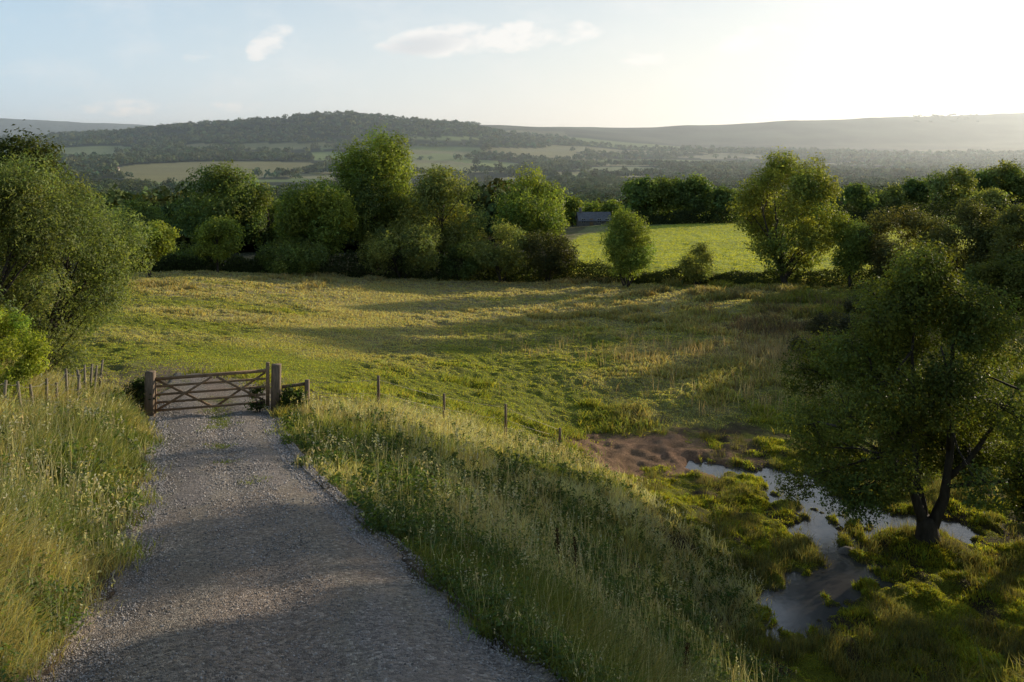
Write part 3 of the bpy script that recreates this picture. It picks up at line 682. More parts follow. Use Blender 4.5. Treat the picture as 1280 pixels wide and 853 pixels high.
# ------------------------------------------------------------------ trees
def crown_np(h, w, base, c, nleaf, size, lobes=22, seed=0, gaps=.0, top=1.0, sparse=.25, depth=None, lr=(.24, .42), low=.9, lobe_pts=None, aspect=.55, yellow=.09, cl=5):
    g = np.random.default_rng(seed); depth = depth or w
    zc = base + (h - base) * .5; rz = (h - base) / 2
    if lobe_pts is None:
        d = g.normal(0, 1, (lobes, 3)); d /= np.linalg.norm(d, axis=1, keepdims=True)
        rr = g.uniform(.45, .80, (lobes, 1)) ** .7
        lp = d * rr
        lr_ = g.uniform(lr[0], lr[1], lobes)
        lp = lp * np.minimum(1, (1.02 - lr_[:, None]) / np.maximum(np.linalg.norm(lp, axis=1, keepdims=True), .05))
        prof = np.where(lp[:, 2] > 0, 1 - (1 - top) * lp[:, 2], 1 + (low - 1) * -lp[:, 2])
        P0 = np.stack([lp[:, 0] * w / 2 * prof, lp[:, 1] * depth / 2 * prof, zc + lp[:, 2] * rz], -1)
        LR = lr_ * (w * .5 + rz) * .5
    else:
        P0 = np.array([q[:3] for q in lobe_pts]); LR = np.array([q[3] for q in lobe_pts])
    pr = LR ** 2; pr = pr / pr.sum()
    ntot = nleaf; nleaf = nleaf // cl
    li = g.choice(len(P0), nleaf, p=pr)
    dv = g.normal(0, 1, (nleaf, 3)); dv /= np.linalg.norm(dv, axis=1, keepdims=True); dv[:, 2] = np.where(dv[:, 2] < 0, dv[:, 2] * .7, dv[:, 2])
    rr = np.where(g.random(nleaf) < .72, g.normal(.93, .15, nleaf), g.uniform(.2, .95, nleaf)).clip(.1, 1.17)
    ph = g.uniform(0, 6.28, (len(P0), 3))[li]
    lump = 1 + .16 * np.sin(dv[:, 0] * 5 + ph[:, 0]) * np.sin(dv[:, 1] * 5 + ph[:, 1]) + .10 * np.sin(dv[:, 2] * 9 + ph[:, 2])
    pos = P0[li] + dv * (np.minimum(rr * lump, 1.14) * LR[li])[:, None]
    keep = pos[:, 2] > base * .55 + .05
    if gaps > 0:
        fr = 2.6 / max(LR.mean(), .2)
        nz = vnoise(pos[:, 0] * fr + 31, pos[:, 2] * fr + pos[:, 1] * fr * .6) * .6 + vnoise(pos[:, 0] * fr * 2.3 + 7, pos[:, 2] * fr * 2.3 - pos[:, 1] * fr) * .4
        keep &= nz > gaps
    pos, li, dv, rr = (np.repeat(q_[keep], cl, 0) for q_ in (pos, li, dv, rr)); n = len(pos)
    pos = pos + g.normal(0, 1, (n, 3)) * size * .8 * np.repeat(g.uniform(.5, 1.3, n // cl), cl)[:, None]
    nor = dv * .8 + g.normal(0, .55, (n, 3)) + np.array([0, 0, .35])
    s = size * g.uniform(.55, 1.35, n)
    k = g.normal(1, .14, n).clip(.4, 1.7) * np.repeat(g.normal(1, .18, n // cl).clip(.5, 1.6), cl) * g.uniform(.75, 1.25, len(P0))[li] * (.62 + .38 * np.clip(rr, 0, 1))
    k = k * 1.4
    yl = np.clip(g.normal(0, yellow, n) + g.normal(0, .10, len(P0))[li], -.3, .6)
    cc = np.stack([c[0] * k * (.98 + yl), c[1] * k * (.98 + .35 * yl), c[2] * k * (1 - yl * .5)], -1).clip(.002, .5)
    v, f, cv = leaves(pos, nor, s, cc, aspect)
    return v, f, cv, P0, LR
def trunk_mb(P0, LR, h, base, r0, seed, multi=1, twigs=2, lean=(0, 0), k=7):
    g = random.Random(seed); mb = MB()
    hubs = []
    for mI in range(multi):
        a = g.uniform(0, 6.28) if multi > 1 else 0
        ox, oy = (math.cos(a) * r0 * 1.1, math.sin(a) * r0 * 1.1) if multi > 1 else (0, 0)
        sx, sy = (math.cos(a) * .22 * h, math.sin(a) * .22 * h) if multi > 1 else (lean[0] * h, lean[1] * h)
        top = h * (.72 if multi == 1 else .6); pts = []; rads = []
        nseg = 9
        for i in range(nseg + 1):
            t = i / nseg
            pts.append((ox + sx * t + math.sin(t * 5 + seed + mI) * r0 * .8 * t, oy + sy * t + math.cos(t * 4 + seed + mI) * r0 * .7 * t, -.3 + (top + .3) * t))
            rr = r0 / (1 if multi == 1 else 1.5) * (1 - .82 * t) * (1.45 if i == 0 else (1.12 if i == 1 else 1))
            rads.append(max(rr, .012))
        mb.tube(pts, rads, k); hubs.append((pts, rads))
    for p, r_ in zip(P0, LR):
        pts, rads = min(hubs, key=lambda hb: min((Vector(q) - Vector(p)).length for q in hb[0]))
        zt = max(base * .55, p[2] - (.35 + .3 * g.random()) * h * .45)
        i = min(range(len(pts)), key=lambda q: abs(pts[q][2] - zt)); i = min(i, len(pts) - 2)
        a = Vector(pts[i]); e_ = Vector(p); ra = min(rads[i] * .6, .02 + r_ * .05)
        mid = a.lerp(e_, .5) + Vector((g.uniform(-.1, .1) * r_, g.uniform(-.1, .1) * r_, -.12 * r_ + .1 * (e_ - a).length))
        mb.tube([a, a.lerp(mid, .5) + Vector((0, 0, .03 * r_)), mid, e_], [ra, ra * .8, ra * .6, ra * .3], 5, False)
        for _ in range(twigs):
            dv = Vector((g.gauss(0, 1), g.gauss(0, 1), g.gauss(.3, 1))).normalized()
            q = e_ + dv * r_ * .9; s_ = mid.lerp(e_, g.uniform(.2, 1))
            mb.tube([s_, s_.lerp(q, .5) + Vector((0, 0, .06 * r_)), q], [ra * .4, ra * .25, max(ra * .1, .004)], 4, False)
    return mb
def tree(name, pos, h, w, c, label, cat='tree', group=None, base=None, nleaf=9000, size=.3, r0=None, seed=0, multi=1, lean=(0, 0), twigs=2, sink=0, **kw):
    base = h * .16 if base is None else base
    root = empty(name, Vector(pos) - Vector((0, 0, sink)), label, cat, group)
    v, f, cv, P0, LR = crown_np(h, w, base, c, nleaf, size, seed=seed, **kw)
    trunk_mb(P0, LR, h, base, r0 or h * .022, seed, multi, twigs, lean).build('trunk', BARK, root, True)
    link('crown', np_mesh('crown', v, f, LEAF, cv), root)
    return root
DK = (.135, .175, .055); MD = (.175, .215, .05); LT = (.21, .255, .055); OL = (.195, .215, .072); YG = (.12, .15, .02)
def tree_px(name, px, ytop, Y, wpx, c, label, ybase=None, **kw):
    g = G(px, Y); zt = -(ytop - HY) * Y / F
    return tree(name, g, max(zt - g.z, .5), wpx * Y / F, c, label, **kw)
HG = 'trees in the hedge line at the far edge of the meadow'
BG = 'trees beyond the pale green pasture'
RG = 'hazy trees along the ridge behind the pasture'
tree_px('hedgerow_tree', 187, 274, 71, 66, LT, 'small round tree on a short bare stem, in front of the left hedge line', group=HG, base=1.2, nleaf=11375, size=0.222, seed=1, r0=.16)
tree_px('hedgerow_tree', 272, 271, 77, 66, MD, 'small tree with a yellowish right tip, just right of the lone stemmed tree', group=HG, base=.8, nleaf=11375, size=0.222, seed=2)
tree_px('hedgerow_tree', 172, 246, 88, 80, DK, 'dark low crown rising behind the lone stemmed tree', group=HG, nleaf=14000, size=0.266, seed=3)
tree_px('hedgerow_tree', 272, 205, 95, 118, DK, 'broad dark tree with a domed top, tallest one left of the rounded sunlit tree', group=HG, nleaf=26250, size=0.296, seed=4, lobes=30)
tree_px('hedgerow_tree', 335, 226, 96, 80, DK, 'dark green tree squeezed between the broad domed tree and the rounded sunlit one', group=HG, nleaf=15750, size=0.296, seed=5)
tree_px('hedgerow_tree', 396, 222, 86, 106, MD, 'rounded tree with its right side lit yellow green, left of the tallest tree', group=HG, base=1.0, nleaf=26250, size=0.266, seed=6, lobes=30)
tree_px('hedgerow_tree', 468, 153, 94, 100, MD, 'tallest tree of the hedge line with a high open crown', group=HG, base=5.6, nleaf=31500, size=0.266, seed=27, lobes=34, gaps=.22, r0=.42)
tree_px('hedgerow_tree', 460, 205, 92, 100, DK, 'dark bushy tree filling the space under the tallest crown', group=HG, nleaf=15750, size=0.281, seed=8)
tree_px('hedgerow_tree', 500, 228, 97, 74, DK, 'dark narrow tree between the tallest tree and the olive one', group=HG, nleaf=14000, size=0.281, seed=18)
tree_px('hedgerow_tree', 553, 206, 92, 112, OL, 'olive green tree with drooping right boughs, right of the tallest tree', group=HG, base=1.5, nleaf=26250, size=0.266, seed=9, lobes=28, gaps=.2)
tree_px('hedgerow_tree', 665, 207, 96, 106, MD, 'domed tree with a dark left flank, left of the slate roofed house', group=HG, base=2.0, nleaf=26250, size=0.281, seed=10, lobes=28, top=.9)
tree_px('shrub', 503, 276, 84, 124, OL, 'wide grey green thicket under the tallest hedge line tree', cat='shrub', base=.2, nleaf=22750, size=0.207, seed=11, multi=4, r0=.15, lr=(.2, .35), lobes=34)
tree_px('shrub', 628, 277, 84, 84, OL, 'feathery thicket of several stems, left part of the pair before the domed tree', cat='shrub', base=.4, nleaf=17500, size=0.192, seed=12, multi=4, r0=.13, lobes=30)
tree_px('shrub', 684, 284, 84, 78, (.07, .075, .03), 'brownish thicket with thin bare outer twigs, right part of the pair before the domed tree', cat='shrub', base=.3, nleaf=14000, size=0.192, seed=13, multi=5, r0=.12, lobes=30, gaps=.2)
tree_px('shrub', 368, 302, 81, 120, DK, 'low dark thicket at the foot of the rounded sunlit tree', cat='shrub', base=.1, nleaf=15750, size=0.207, seed=14, multi=4, r0=.1, lobes=36, lr=(.2, .32))
tree_px('shrub', 225, 312, 82, 110, DK, 'low dark thicket behind the two small trees at the meadow corner', cat='shrub', base=.1, nleaf=12250, size=0.207, seed=15, multi=4, r0=.1, lobes=30, lr=(.2, .32))
tree_px('shrub', 575, 306, 85, 70, DK, 'small dark thicket between the two grey green ones', cat='shrub', base=.1, nleaf=8750, size=0.207, seed=16, multi=3, r0=.1)
tree_px('shrub', 783, 261, 79, 74, MD, 'round dense bush standing alone before the pale green pasture', cat='shrub', base=.3, nleaf=24500, size=0.178, seed=17, multi=4, r0=.14, lobes=34, top=.85)
tree_px('shrub', 873, 304, 78, 46, OL, 'small scruffy bush with a few bare twigs above the low hedge', cat='shrub', base=.1, nleaf=7875, size=0.163, seed=19, multi=4, r0=.08)
tree_px('hedgerow_tree', 985, 181, 75, 136, (.20, .215, .05), 'tall airy pale tree with light showing through its crown, before the pasture', base=.5, nleaf=45500, size=0.222, seed=33, lobes=44, gaps=.30, lr=(.17, .3), r0=.30, twigs=4, multi=2, group=HG)
tree_px('hedgerow_tree', 1062, 256, 71, 48, MD, 'slim upright tree just right of the tall airy one', group=HG, base=.8, nleaf=11375, size=0.192, seed=21, gaps=.25, r0=.14)
# low hedges
def hedge(name, pts, hgt, wid, c, label, n, size, seed):
    g = np.random.default_rng(seed); pts = [np.array(p, float) for p in pts]
    seg = [np.linalg.norm(b - a) for a, b in zip(pts[:-1], pts[1:])]; tot = sum(seg); cum = np.concatenate([[0], np.cumsum(seg)])
    t = g.uniform(0, tot, n); i = np.clip(np.searchsorted(cum, t) - 1, 0, len(seg) - 1)
    A = np.array(pts)[i]; B = np.array(pts)[i + 1]; u = ((t - cum[i]) / np.array(seg)[i])[:, None]; p = A + (B - A) * u
    d = (B - A) / np.array(seg)[i][:, None]; nr = np.stack([-d[:, 1], d[:, 0]], -1)
    hv = hgt * (.62 + .75 * (vnoise(t * .33 + seed, t * 0) - .2) + .25 * vnoise(t * 1.3, t * 0 + 4))
    a = g.uniform(0, math.pi, n); rr = np.where(g.random(n) < .7, g.normal(.95, .1, n), g.uniform(0, 1, n))
    off = np.cos(a) * rr * wid / 2; zz = np.sin(a) * rr * hv
    x = p[:, 0] + nr[:, 0] * off; y = p[:, 1] + nr[:, 1] * off; z = H(x, y) + zz
    nor = np.stack([nr[:, 0] * np.cos(a), nr[:, 1] * np.cos(a), np.sin(a)], -1) + g.normal(0, .5, (n, 3))
    k = g.normal(1, .25, n).clip(.4, 1.6) * 1.3; cc = np.stack([c[0] * k, c[1] * k, c[2] * k], -1)
    v, f, cv = leaves(np.stack([x, y, z], -1), nor, size * g.uniform(.6, 1.3, n), cc)
    return tag(link(name, np_mesh(name, v, f, LEAF, cv)), label, 'hedge')
gp = lambda px, Y: ((px - CX) * Y / F, Y)
hedge('hedge', [gp(715, 85), gp(760, 83), gp(820, 81), gp(880, 79.5), gp(940, 77), gp(1000, 75), (27.5, 74), (33, 70)], 1.4, 2.4, (.06, .075, .024), 'low dark hedge along the near side of the pale green pasture', 26000, .20, 41)
hedge('hedge', [gp(150, 76), gp(230, 80), gp(320, 82), gp(420, 84), gp(520, 86), gp(620, 87), gp(715, 85)], 2.1, 3.6, (.05, .066, .022), 'dark undergrowth hedge closing the far side of the meadow', 36000, .24, 42)
hedge('hedge', [gp(770, 196), gp(850, 196), gp(930, 194)], 3.0, 5, (.035, .048, .018), 'dark hedge below the block of trees on the far side of the pasture', 6000, .5, 43)
hedge('hedge', [gp(1045, 190), gp(1120, 178), gp(1180, 172), gp(1245, 165), gp(1330, 160)], 3.6, 6, (.035, .046, .018), 'long dark hedge below the hazy trees at the right', 14000, .45, 44)

# trees beyond the pasture
for i, (px, yt, Y, wp, lab) in enumerate([
    (800, 222, 203, 52, 'dark tree nearest the house, left end of the block beyond the pasture'),
    (835, 218, 206, 56, 'tallest dark tree in the block beyond the pasture'),
    (870, 222, 204, 52, 'dark rounded tree right of the tallest one in the block beyond the pasture'),
    (902, 235, 200, 40, 'lowest dark tree at the right end of the block beyond the pasture')]):
    tree_px('distant_tree', px, yt, Y, wp, DK, lab, group=BG, base=1.0, nleaf=6500, size=.75, seed=60 + i, lobes=20)
for i, (px, yt, Y, wp, lab) in enumerate([
    (715, 246, 230, 26, 'small rounded tree behind the chimney end of the slate roofed house'),
    (742, 250, 240, 30, 'small rounded tree behind the middle of the slate roof'),
    (765, 250, 235, 26, 'small rounded tree behind the right end of the slate roof')]):
    tree_px('distant_tree', px, yt, Y, wp, MD, lab, group='small trees behind the slate roofed house', base=.6, nleaf=2500, size=.8, seed=70 + i)
for i, (px, yt, Y, wp, lab) in enumerate([
    (1074, 231, 205, 42, 'low tree at the left end of the hazy row behind the pasture'),
    (1112, 233, 215, 40, 'low tree second from the left in the hazy row'),
    (1146, 223, 220, 40, 'middling tree left of the dark domed one in the hazy row'),
    (1190, 208, 205, 60, 'dark domed tree in the hazy row'),
    (1222, 208, 228, 36, 'slender tree just right of the dark domed one'),
    (1250, 197, 232, 48, 'tall flat topped tree, highest in the hazy row'),
    (1284, 207, 226, 56, 'broad tree cut by the right edge of the view'),
    (1235, 238, 170, 40, 'small dark bush before the hazy row')]):
    tree_px('distant_tree', px, yt, Y, wp, OL if i % 2 else DK, lab, group=RG, base=.8, nleaf=5500, size=.75, seed=80 + i)
for i, (px, yt, Y, wp, lab) in enumerate([
    (30, 162, 46, 122, 'tall dark rounded tree rising behind the big silvery willow'),
    (-60, 175, 50, 130, 'broad dark tree at the left edge behind the willow')]):
    tree_px('hedgerow_tree', px, yt, Y, wp, (.055, .07, .02), lab, base=1.5, nleaf=20000, size=.22, seed=90 + i, lobes=34)

# big willow-like tree on the left
g0 = G(38, 24)
tree('willow', g0, 6.9, 6.9, (.175, .205, .075), 'big silvery green willow overhanging the left fence', base=.1, nleaf=130000, size=.09, seed=101, lobes=72, multi=4, r0=.14, twigs=4, gaps=.2, lr=(.17, .30), aspect=.38, low=1.0)
g0 = G(-60, 21)
tree('willow', g0, 7.6, 6.0, (.16, .185, .068), 'second silvery willow, cut by the left edge of the view', base=.2, nleaf=50000, size=.10, seed=102, lobes=36, multi=3, r0=.15, twigs=3, gaps=.2, lr=(.16, .30), aspect=.38)
g0 = G(2, 16.0)
tree('shrub', g0, 2.3, 1.8, (.27, .305, .045), 'bright yellow green bush in front of the willow at the left edge', cat='shrub', base=.1, nleaf=17000, size=.055, seed=103, lobes=30, multi=4, r0=.05, twigs=4, lr=(.15, .30), gaps=.25)
g0 = G(172, 22.3)
tree('shrub', g0, .95, 1.0, (.04, .06, .018), 'dark nettle clump against the left gatepost', cat='shrub', base=.02, nleaf=3200, size=.07, seed=104, lobes=16, multi=4, r0=.02, lr=(.22, .36))
g0 = G(322, 22.9)
tree('shrub', g0, .75, .7, (.05, .075, .02), 'leafy weed growing through the hinge end of the gate', cat='plant', base=.02, nleaf=900, size=.07, seed=105, lobes=12, multi=4, r0=.015, lr=(.2, .36), gaps=.2)
g0 = G(366, 23.0)
tree('shrub', g0, .7, .8, (.05, .08, .02), 'small leafy bush behind the rail by the right gatepost', cat='plant', base=.02, nleaf=1800, size=.07, seed=106, lobes=14, multi=4, r0=.015, lr=(.2, .36))

# hawthorn by the pool: spreading, several big limbs, see-through
g0 = Vector((13.0, 25.0, WATER_Z + .38))
gl = random.Random(7); lp = []
for _ in range(78):
    a = gl.uniform(0, 6.283); t = gl.random()
    z = 1.45 + 7.2 * t ** .95; prof = math.sin(min(1, .30 + .78 * t) * math.pi) ** .6 if t < .98 else .3
    rad_ = 4.0 * prof * gl.uniform(.35, 1.0)
    lp.append((math.cos(a) * rad_ - .1, math.sin(a) * rad_, z - (.5 if rad_ > 2.8 else 0), gl.uniform(.55, 1.0)))
for _ in range(26):
    a = gl.uniform(-math.pi / 2 + .75, 1.5 * math.pi - .75); rad_ = gl.uniform(2.3, 4.0)
    lp.append((math.cos(a) * rad_, math.sin(a) * rad_, gl.uniform(1.2, 2.9), gl.uniform(.5, .85)))
v, f, cv, P0, LR = crown_np(8.9, 7.6, 1.1, (.125, .145, .036), 190000, .095, seed=110, lobe_pts=lp, gaps=.30, yellow=.14)
root = empty('hawthorn', g0, 'spreading open tree with forked dark trunk standing beside the muddy pool', 'tree')
trunk_h = MB()
def limb(pts, r_a, r_b, k=8):
    n = len(pts); trunk_h.tube(pts, [r_a + (r_b - r_a) * i / (n - 1) for i in range(n)], k)
trunk_h.tube([(.02, 0, -.5), (0, 0, .0), (-.02, 0, .35), (-.03, .02, .55), (-.04, .02, .7)], [.58, .38, .32, .30, .22], 12)
limbs = [[(-.08, 0, .3), (-.22, .05, .85), (-.42, .1, 1.5), (-.55, .1, 2.3), (-1.0, .2, 3.3), (-1.5, .2, 4.6), (-1.8, .3, 6.0)],
         [(.08, 0, .25), (.25, -.05, .8), (.45, -.1, 1.35), (.55, -.1, 2.1), (.75, 0, 3.2), (.7, .1, 4.6), (.9, .1, 6.6), (.8, 0, 7.8)],
         [(-.02, .1, .3), (.0, .35, 1.0), (-.05, .55, 1.7), (.0, .9, 3.0), (-.3, 1.3, 4.8), (-.2, 1.5, 6.6)],
         [(.5, -.1, 1.9), (1.2, -.2, 2.6), (1.9, -.2, 3.6), (2.6, -.3, 4.8)],
         [(-.5, .1, 2.1), (-1.3, -.2, 2.7), (-2.2, -.4, 3.2), (-3.0, -.5, 3.7)],
         [(.65, 0, 2.8), (.3, -.7, 3.8), (.1, -1.2, 5.0), (-.4, -1.5, 6.4)],
         [(-.9, .2, 3.1), (-.6, -.3, 4.4), (-.7, -.4, 6.0), (-.5, -.3, 7.4)],
         [(.45, -.1, 1.7), (1.4, -.6, 2.0), (2.4, -.8, 2.2), (3.1, -.9, 2.0)]]
for i, lb in enumerate(limbs): limb(lb, [.19, .20, .15, .10, .09, .09, .08, .07][i], .025)
allp = [Vector(q) for lb in limbs for q in lb[1:]]
gl = random.Random(3)
for p, r_ in zip(P0, LR):
    e_ = Vector(p); a = min(allp, key=lambda q: (q - e_).length + (1.2 if q.z > e_.z + .8 else 0))
    mid = a.lerp(e_, .5) + Vector((gl.uniform(-.15, .15), gl.uniform(-.15, .15), .12))
    trunk_h.tube([a, mid, e_], [.045, .03, .015], 5, False)
    for _ in range(6):
        dv = Vector((gl.gauss(0, 1), gl.gauss(0, 1), gl.gauss(.2, 1))).normalized(); s_ = mid.lerp(e_, gl.random())
        qq = e_ + dv * r_ * 1.05
        trunk_h.tube([s_, s_.lerp(qq, .5) + Vector((0, 0, .05)), qq], [.016, .011, .004], 4, False)
trunk_h.build('trunk', BARK, root, True)
link('crown', np_mesh('crown', v, f, LEAF, cv), root)

# thickets behind the hawthorn
for i, (px, yt, Y, wp, c_, lab, nl) in enumerate([
    (1130, 256, 70, 135, (.12, .12, .05), 'rusty topped thicket left behind the pool tree', 26000),
    (1215, 252, 66, 140, (.12, .125, .045), 'tall thicket directly behind the pool tree', 26000),
    (1300, 248, 60, 130, (.15, .15, .045), 'tall thicket at the right edge behind the pool tree', 22000),
    (1262, 318, 56, 130, (.12, .135, .035), 'leafy thicket low at the right edge beside the pool tree', 22000)]):
    tree_px('shrub', px, yt, Y, wp, c_, lab, cat='shrub', group='thickets behind the pool tree', base=.3, nleaf=int(nl * 1.4), size=.19, seed=120 + i, multi=5, r0=.14, twigs=4, lobes=36, gaps=.12, lr=(.18, .32))
for i, (px, yt, Y, wp, lab) in enumerate([
    (1040, 392, 51, 80, 'low dark bramble mound left of the pool tree'),
    (1085, 372, 57, 70, 'dark bramble mound under the slim upright tree'),
    (1015, 425, 46.5, 60, 'brown bramble mound beside the pale reeds')]):
    tree_px('bramble', px, yt, Y, wp, (.075, .072, .04), lab, cat='bramble', group='bramble mounds at the meadow edge', base=.05, nleaf=6000, size=.14, seed=130 + i, multi=4, r0=.04, lobes=26, lr=(.2, .32))
# unseen trees, added so their shade falls over the pool, bank and track
SHADE = 'unseen trees added to shade the lane and bank'
for i, (x, y, h, w, lab) in enumerate([
    (16.6, 18.4, 14.3, 4.4, 'unseen spreading tree east of the lane, added for shade'), (19.4, 21.2, 15.0, 3.8, 'unseen rounded tree beside the pool, added for shade'), (21.8, 26.6, 15.4, 3.4, 'unseen small tree beside the pool, added for shade'),
    (25.6, 31.6, 16.8, 3.4, 'unseen narrow tree off the right edge by the thickets, added for shade'), (35.0, 45.0, 18.2, 3.6, 'unseen tall narrow tree beyond the thickets, added for shade'), 
    (17.0, 13.5, 15.0, 5.0, 'unseen broad tree south east of the pool, added for shade'), (14.5, 8.5, 11, 4.6, 'unseen young tree on the slope below the lane, added for shade'), (42, 53, 19, 4.4, 'unseen tall tree farthest along the row beyond the thickets, added for shade')]):
    tree('shade_tree', (x, y, h1(x, y)), h, w, MD, lab, group=SHADE, base=8.0, nleaf=6500, size=.30, seed=140 + i, lobes=26, gaps=.40, lr=(.18, .32))

# ------------------------------------------------------------------ far woodland
def wood_mesh(name, label_n, xs, ys, hs, ws, ntemp, size, c, seed):
    g = np.random.default_rng(seed); T = 5; temps = []
    for t in range(T):
        d = g.normal(0, 1, (ntemp, 3)); d /= np.linalg.norm(d, axis=1, keepdims=True); d[:, 2] = np.abs(d[:, 2]) * .9 - .1
        lump = .82 + .28 * np.sin(d[:, 0] * 4 + t * 2) * np.sin(d[:, 1] * 4 + t) + .12 * np.sin(d[:, 2] * 7 + t)
        p = d * lump[:, None]
        v, f, _ = leaves(p, d + g.normal(0, .35, d.shape), np.full(ntemp, size) * g.uniform(.7, 1.3, ntemp), np.zeros((ntemp, 3)), .75)
        temps.append((v, f))
    n = len(xs); which = g.integers(0, T, n); zs = H(xs, ys); VV, FF, CC, off = [], [], [], 0
    for t in range(T):
        k = np.where(which == t)[0]
        if not len(k): continue
        v, f = temps[t]; a = g.uniform(0, 6.283, len(k)); ca, sa = np.cos(a)[:, None], np.sin(a)[:, None]
        X = (v[None, :, 0] * ca - v[None, :, 1] * sa) * ws[k][:, None] / 2 + xs[k][:, None]
        Y = (v[None, :, 0] * sa + v[None, :, 1] * ca) * ws[k][:, None] / 2 + ys[k][:, None]
        Z = (v[None, :, 2] * .62 + .36) * hs[k][:, None] + zs[k][:, None]
        VV.append(np.stack([X, Y, Z], -1).reshape(-1, 3))
        FF.append((f[None] + (np.arange(len(k)) * len(v))[:, None, None] + off).reshape(-1, 4)); off += len(k) * len(v)
        kc = g.normal(1, .22, len(k)).clip(.5, 1.6); wv_ = g.normal(0, .14, len(k))
        cc = np.stack([c[0] * kc * (1 + wv_), c[1] * kc, c[2] * kc * (1 - wv_ * .5)], -1)
        lc = g.normal(1, .18, (len(k), len(v) // 4)).clip(.5, 1.5)
        CC.append((np.repeat(cc[:, None, :] * lc[..., None], 4, 1).reshape(len(k), -1, 3)).reshape(-1, 3))
    o = link(name, np_mesh(name, np.concatenate(VV), np.concatenate(FF), FARLEAF, np.concatenate(CC)))
    return tag(o, kind='stuff')
def wood_points(n, r0, r1, a0, a1, keep_moor):
    x, y = polar(n, r0, r1, a0, a1)
    kk, e = cells(x, y); hit = field_hit(x, y)
    wood = (kk < .66) & (fbm(x / 90 + 4, y / 90, 3) > .34)
    edge = e < 7 + .002 * np.hypot(x, y)
    rad = np.hypot(x, y); moor = sm(3300, 3900, rad)
    keep = (wood | edge) & (hit < 0) & ~inpoly(x, y, pasture) & ((moor < .3) | ((fbm(x / 480, y / 240, 3) > 1 - keep_moor) & (x / y * F + CX < 600)))
    # keep the ground just behind the pasture and the house open
    keep &= ~((rad < 330) & (x > 5) & (y < 270))
    gz = HY - H(x, y, False) / np.maximum(y, 1) * F; gx = CX + x / np.maximum(y, 1) * F
    keep &= ~((rad > 700) & (rad < 1500) & (gx > 120) & (gx < 660) & (gz < 236) & (rng.random(n) < .93))
    for a_, b__, m_ in field_spans:
        keep &= ~((rad > 700) & (gx > a_ + 6) & (gx < b__ - 6) & (gz >= m_ - 2) & (gz < m_ + 5.5) & (rng.random(n) < .88))
    return x[keep], y[keep]
x, y = wood_points(5200, 150, 520, -40, 34, 0)
k = ~((np.abs(x - 20) < 14) & (np.abs(y - 200) < 40)); x, y = x[k], y[k]
w = rng.uniform(6, 12, len(x)); wood_mesh('near_woodland', '', x, y, w * rng.uniform(.8, 1.25, len(x)), w, 260, .20, (.105, .14, .048), 201)
x, y = wood_points(15000, 480, 1500, -38, 36, 0)
w = rng.uniform(8, 16, len(x)); wood_mesh('valley_woodland', '', x, y, w * rng.uniform(.7, 1.15, len(x)), w, 80, .36, (.092, .125, .048), 202)
x, y = wood_points(34000, 1400, 4600, -38, 36, .46)
w = rng.uniform(11, 24, len(x)); wood_mesh('hillside_woodland', '', x, y, w * rng.uniform(.6, 1.0, len(x)), w, 26, .62, (.10, .13, .058), 203)
x, y = polar(7000, 4100, 9500, -36, 36); k = (fbm(x / 420, y / 260, 3) > .5) & (x / y * F + CX < 560); k |= (x / y * F + CX > 1142) & (x / y * F + CX < 1225) & (y > 4350) & (y < 4800); x, y = x[k], y[k]
w = rng.uniform(12, 26, len(x)); wood_mesh('ridge_woodland', '', x, y, w * .6, w, 18, .7, (.06, .07, .038), 204)

# ------------------------------------------------------------------ gate and fences
Lp = Vector(((193 - CX) * .0222, 22.2, 0)); Rp = Vector(((336 - CX) * .02295, 22.95, 0))
axis = (Rp - Lp); glen = axis.length; axis.normalize()
zg = -7.22; gh = .94
gate = empty('field_gate', Lp + Vector((0, 0, zg)), 'brown wooden five bar gate with crossed braces, closed across the end of the track', 'gate', rz=math.atan2(axis.y, axis.x))
def gb(name, p, q, w, h, y=0, up=(0, 0, 1)):
    mb = MB(); mb.bar((p[0], y, p[1]), (q[0], y, q[1]), w, h, up); return mb.build(name, GATEWOOD, gate)
gl_ = glen
gb('top_rail', (0, gh - .03), (gl_ - .06, gh + .01), .07, .085)
for i, zr in enumerate((.02, .24, .46, .69)):
    gb('rail', (.035, zr + .015), (gl_ - .09, zr + .03), .045, .06)
gb('meeting_stile', (.02, -.04), (.02, gh - .07), .06, .075, 0, (1, 0, 0))
gb('hinge_stile', (gl_ - .03, -.06), (gl_ - .03, gh + .24), .075, .10, 0, (1, 0, 0))
mid = gl_ * .515
for i, (p, q) in enumerate((((.06, gh - .07), (mid - .06, .03)), ((.06, .05), (mid - .06, gh - .06)), ((mid + .06, .03), (gl_ - .1, gh - .05)), ((mid + .06, gh - .06), (gl_ - .1, .10)))):
    gb('brace', p, q, .022, .062, -.036 if i % 2 else .036)
mb = MB(); mb.bar((gl_ * .515, 0, .0), (gl_ * .515, 0, gh - .06), .03, .07, (1, 0, 0)); 
def post(name, px, Y, ztop, w, lab, group=None, cap=True, m_=WOOD):
    g = G(px, Y); root = MB()
    hgt = ztop - g.z
    root.bar((0, 0, -.4), (0, 0, hgt), w, w * .95, (0, 1, 0), .12)
    o = root.build(name, m_); o.location = g; o.rotation_euler = (0, R(1.0), R(11))
    if lab: tag(o, lab, 'gatepost', group)
    return o
post('gatepost', 187, 22.15, -.275 * 22.15, .25, 'squat brown wooden post at the latch end of the gate')
post('gatepost', 344.5, 23.05, -.266 * 23.05, .26, 'taller square brown post at the hinge end of the gate')
g1 = G(384, 23.4); z1 = -(475 - HY) * .0234
rf = empty('rail_fence', G(362, 23.2), 'short single rail and post running from the right gatepost into the grass', 'fence')
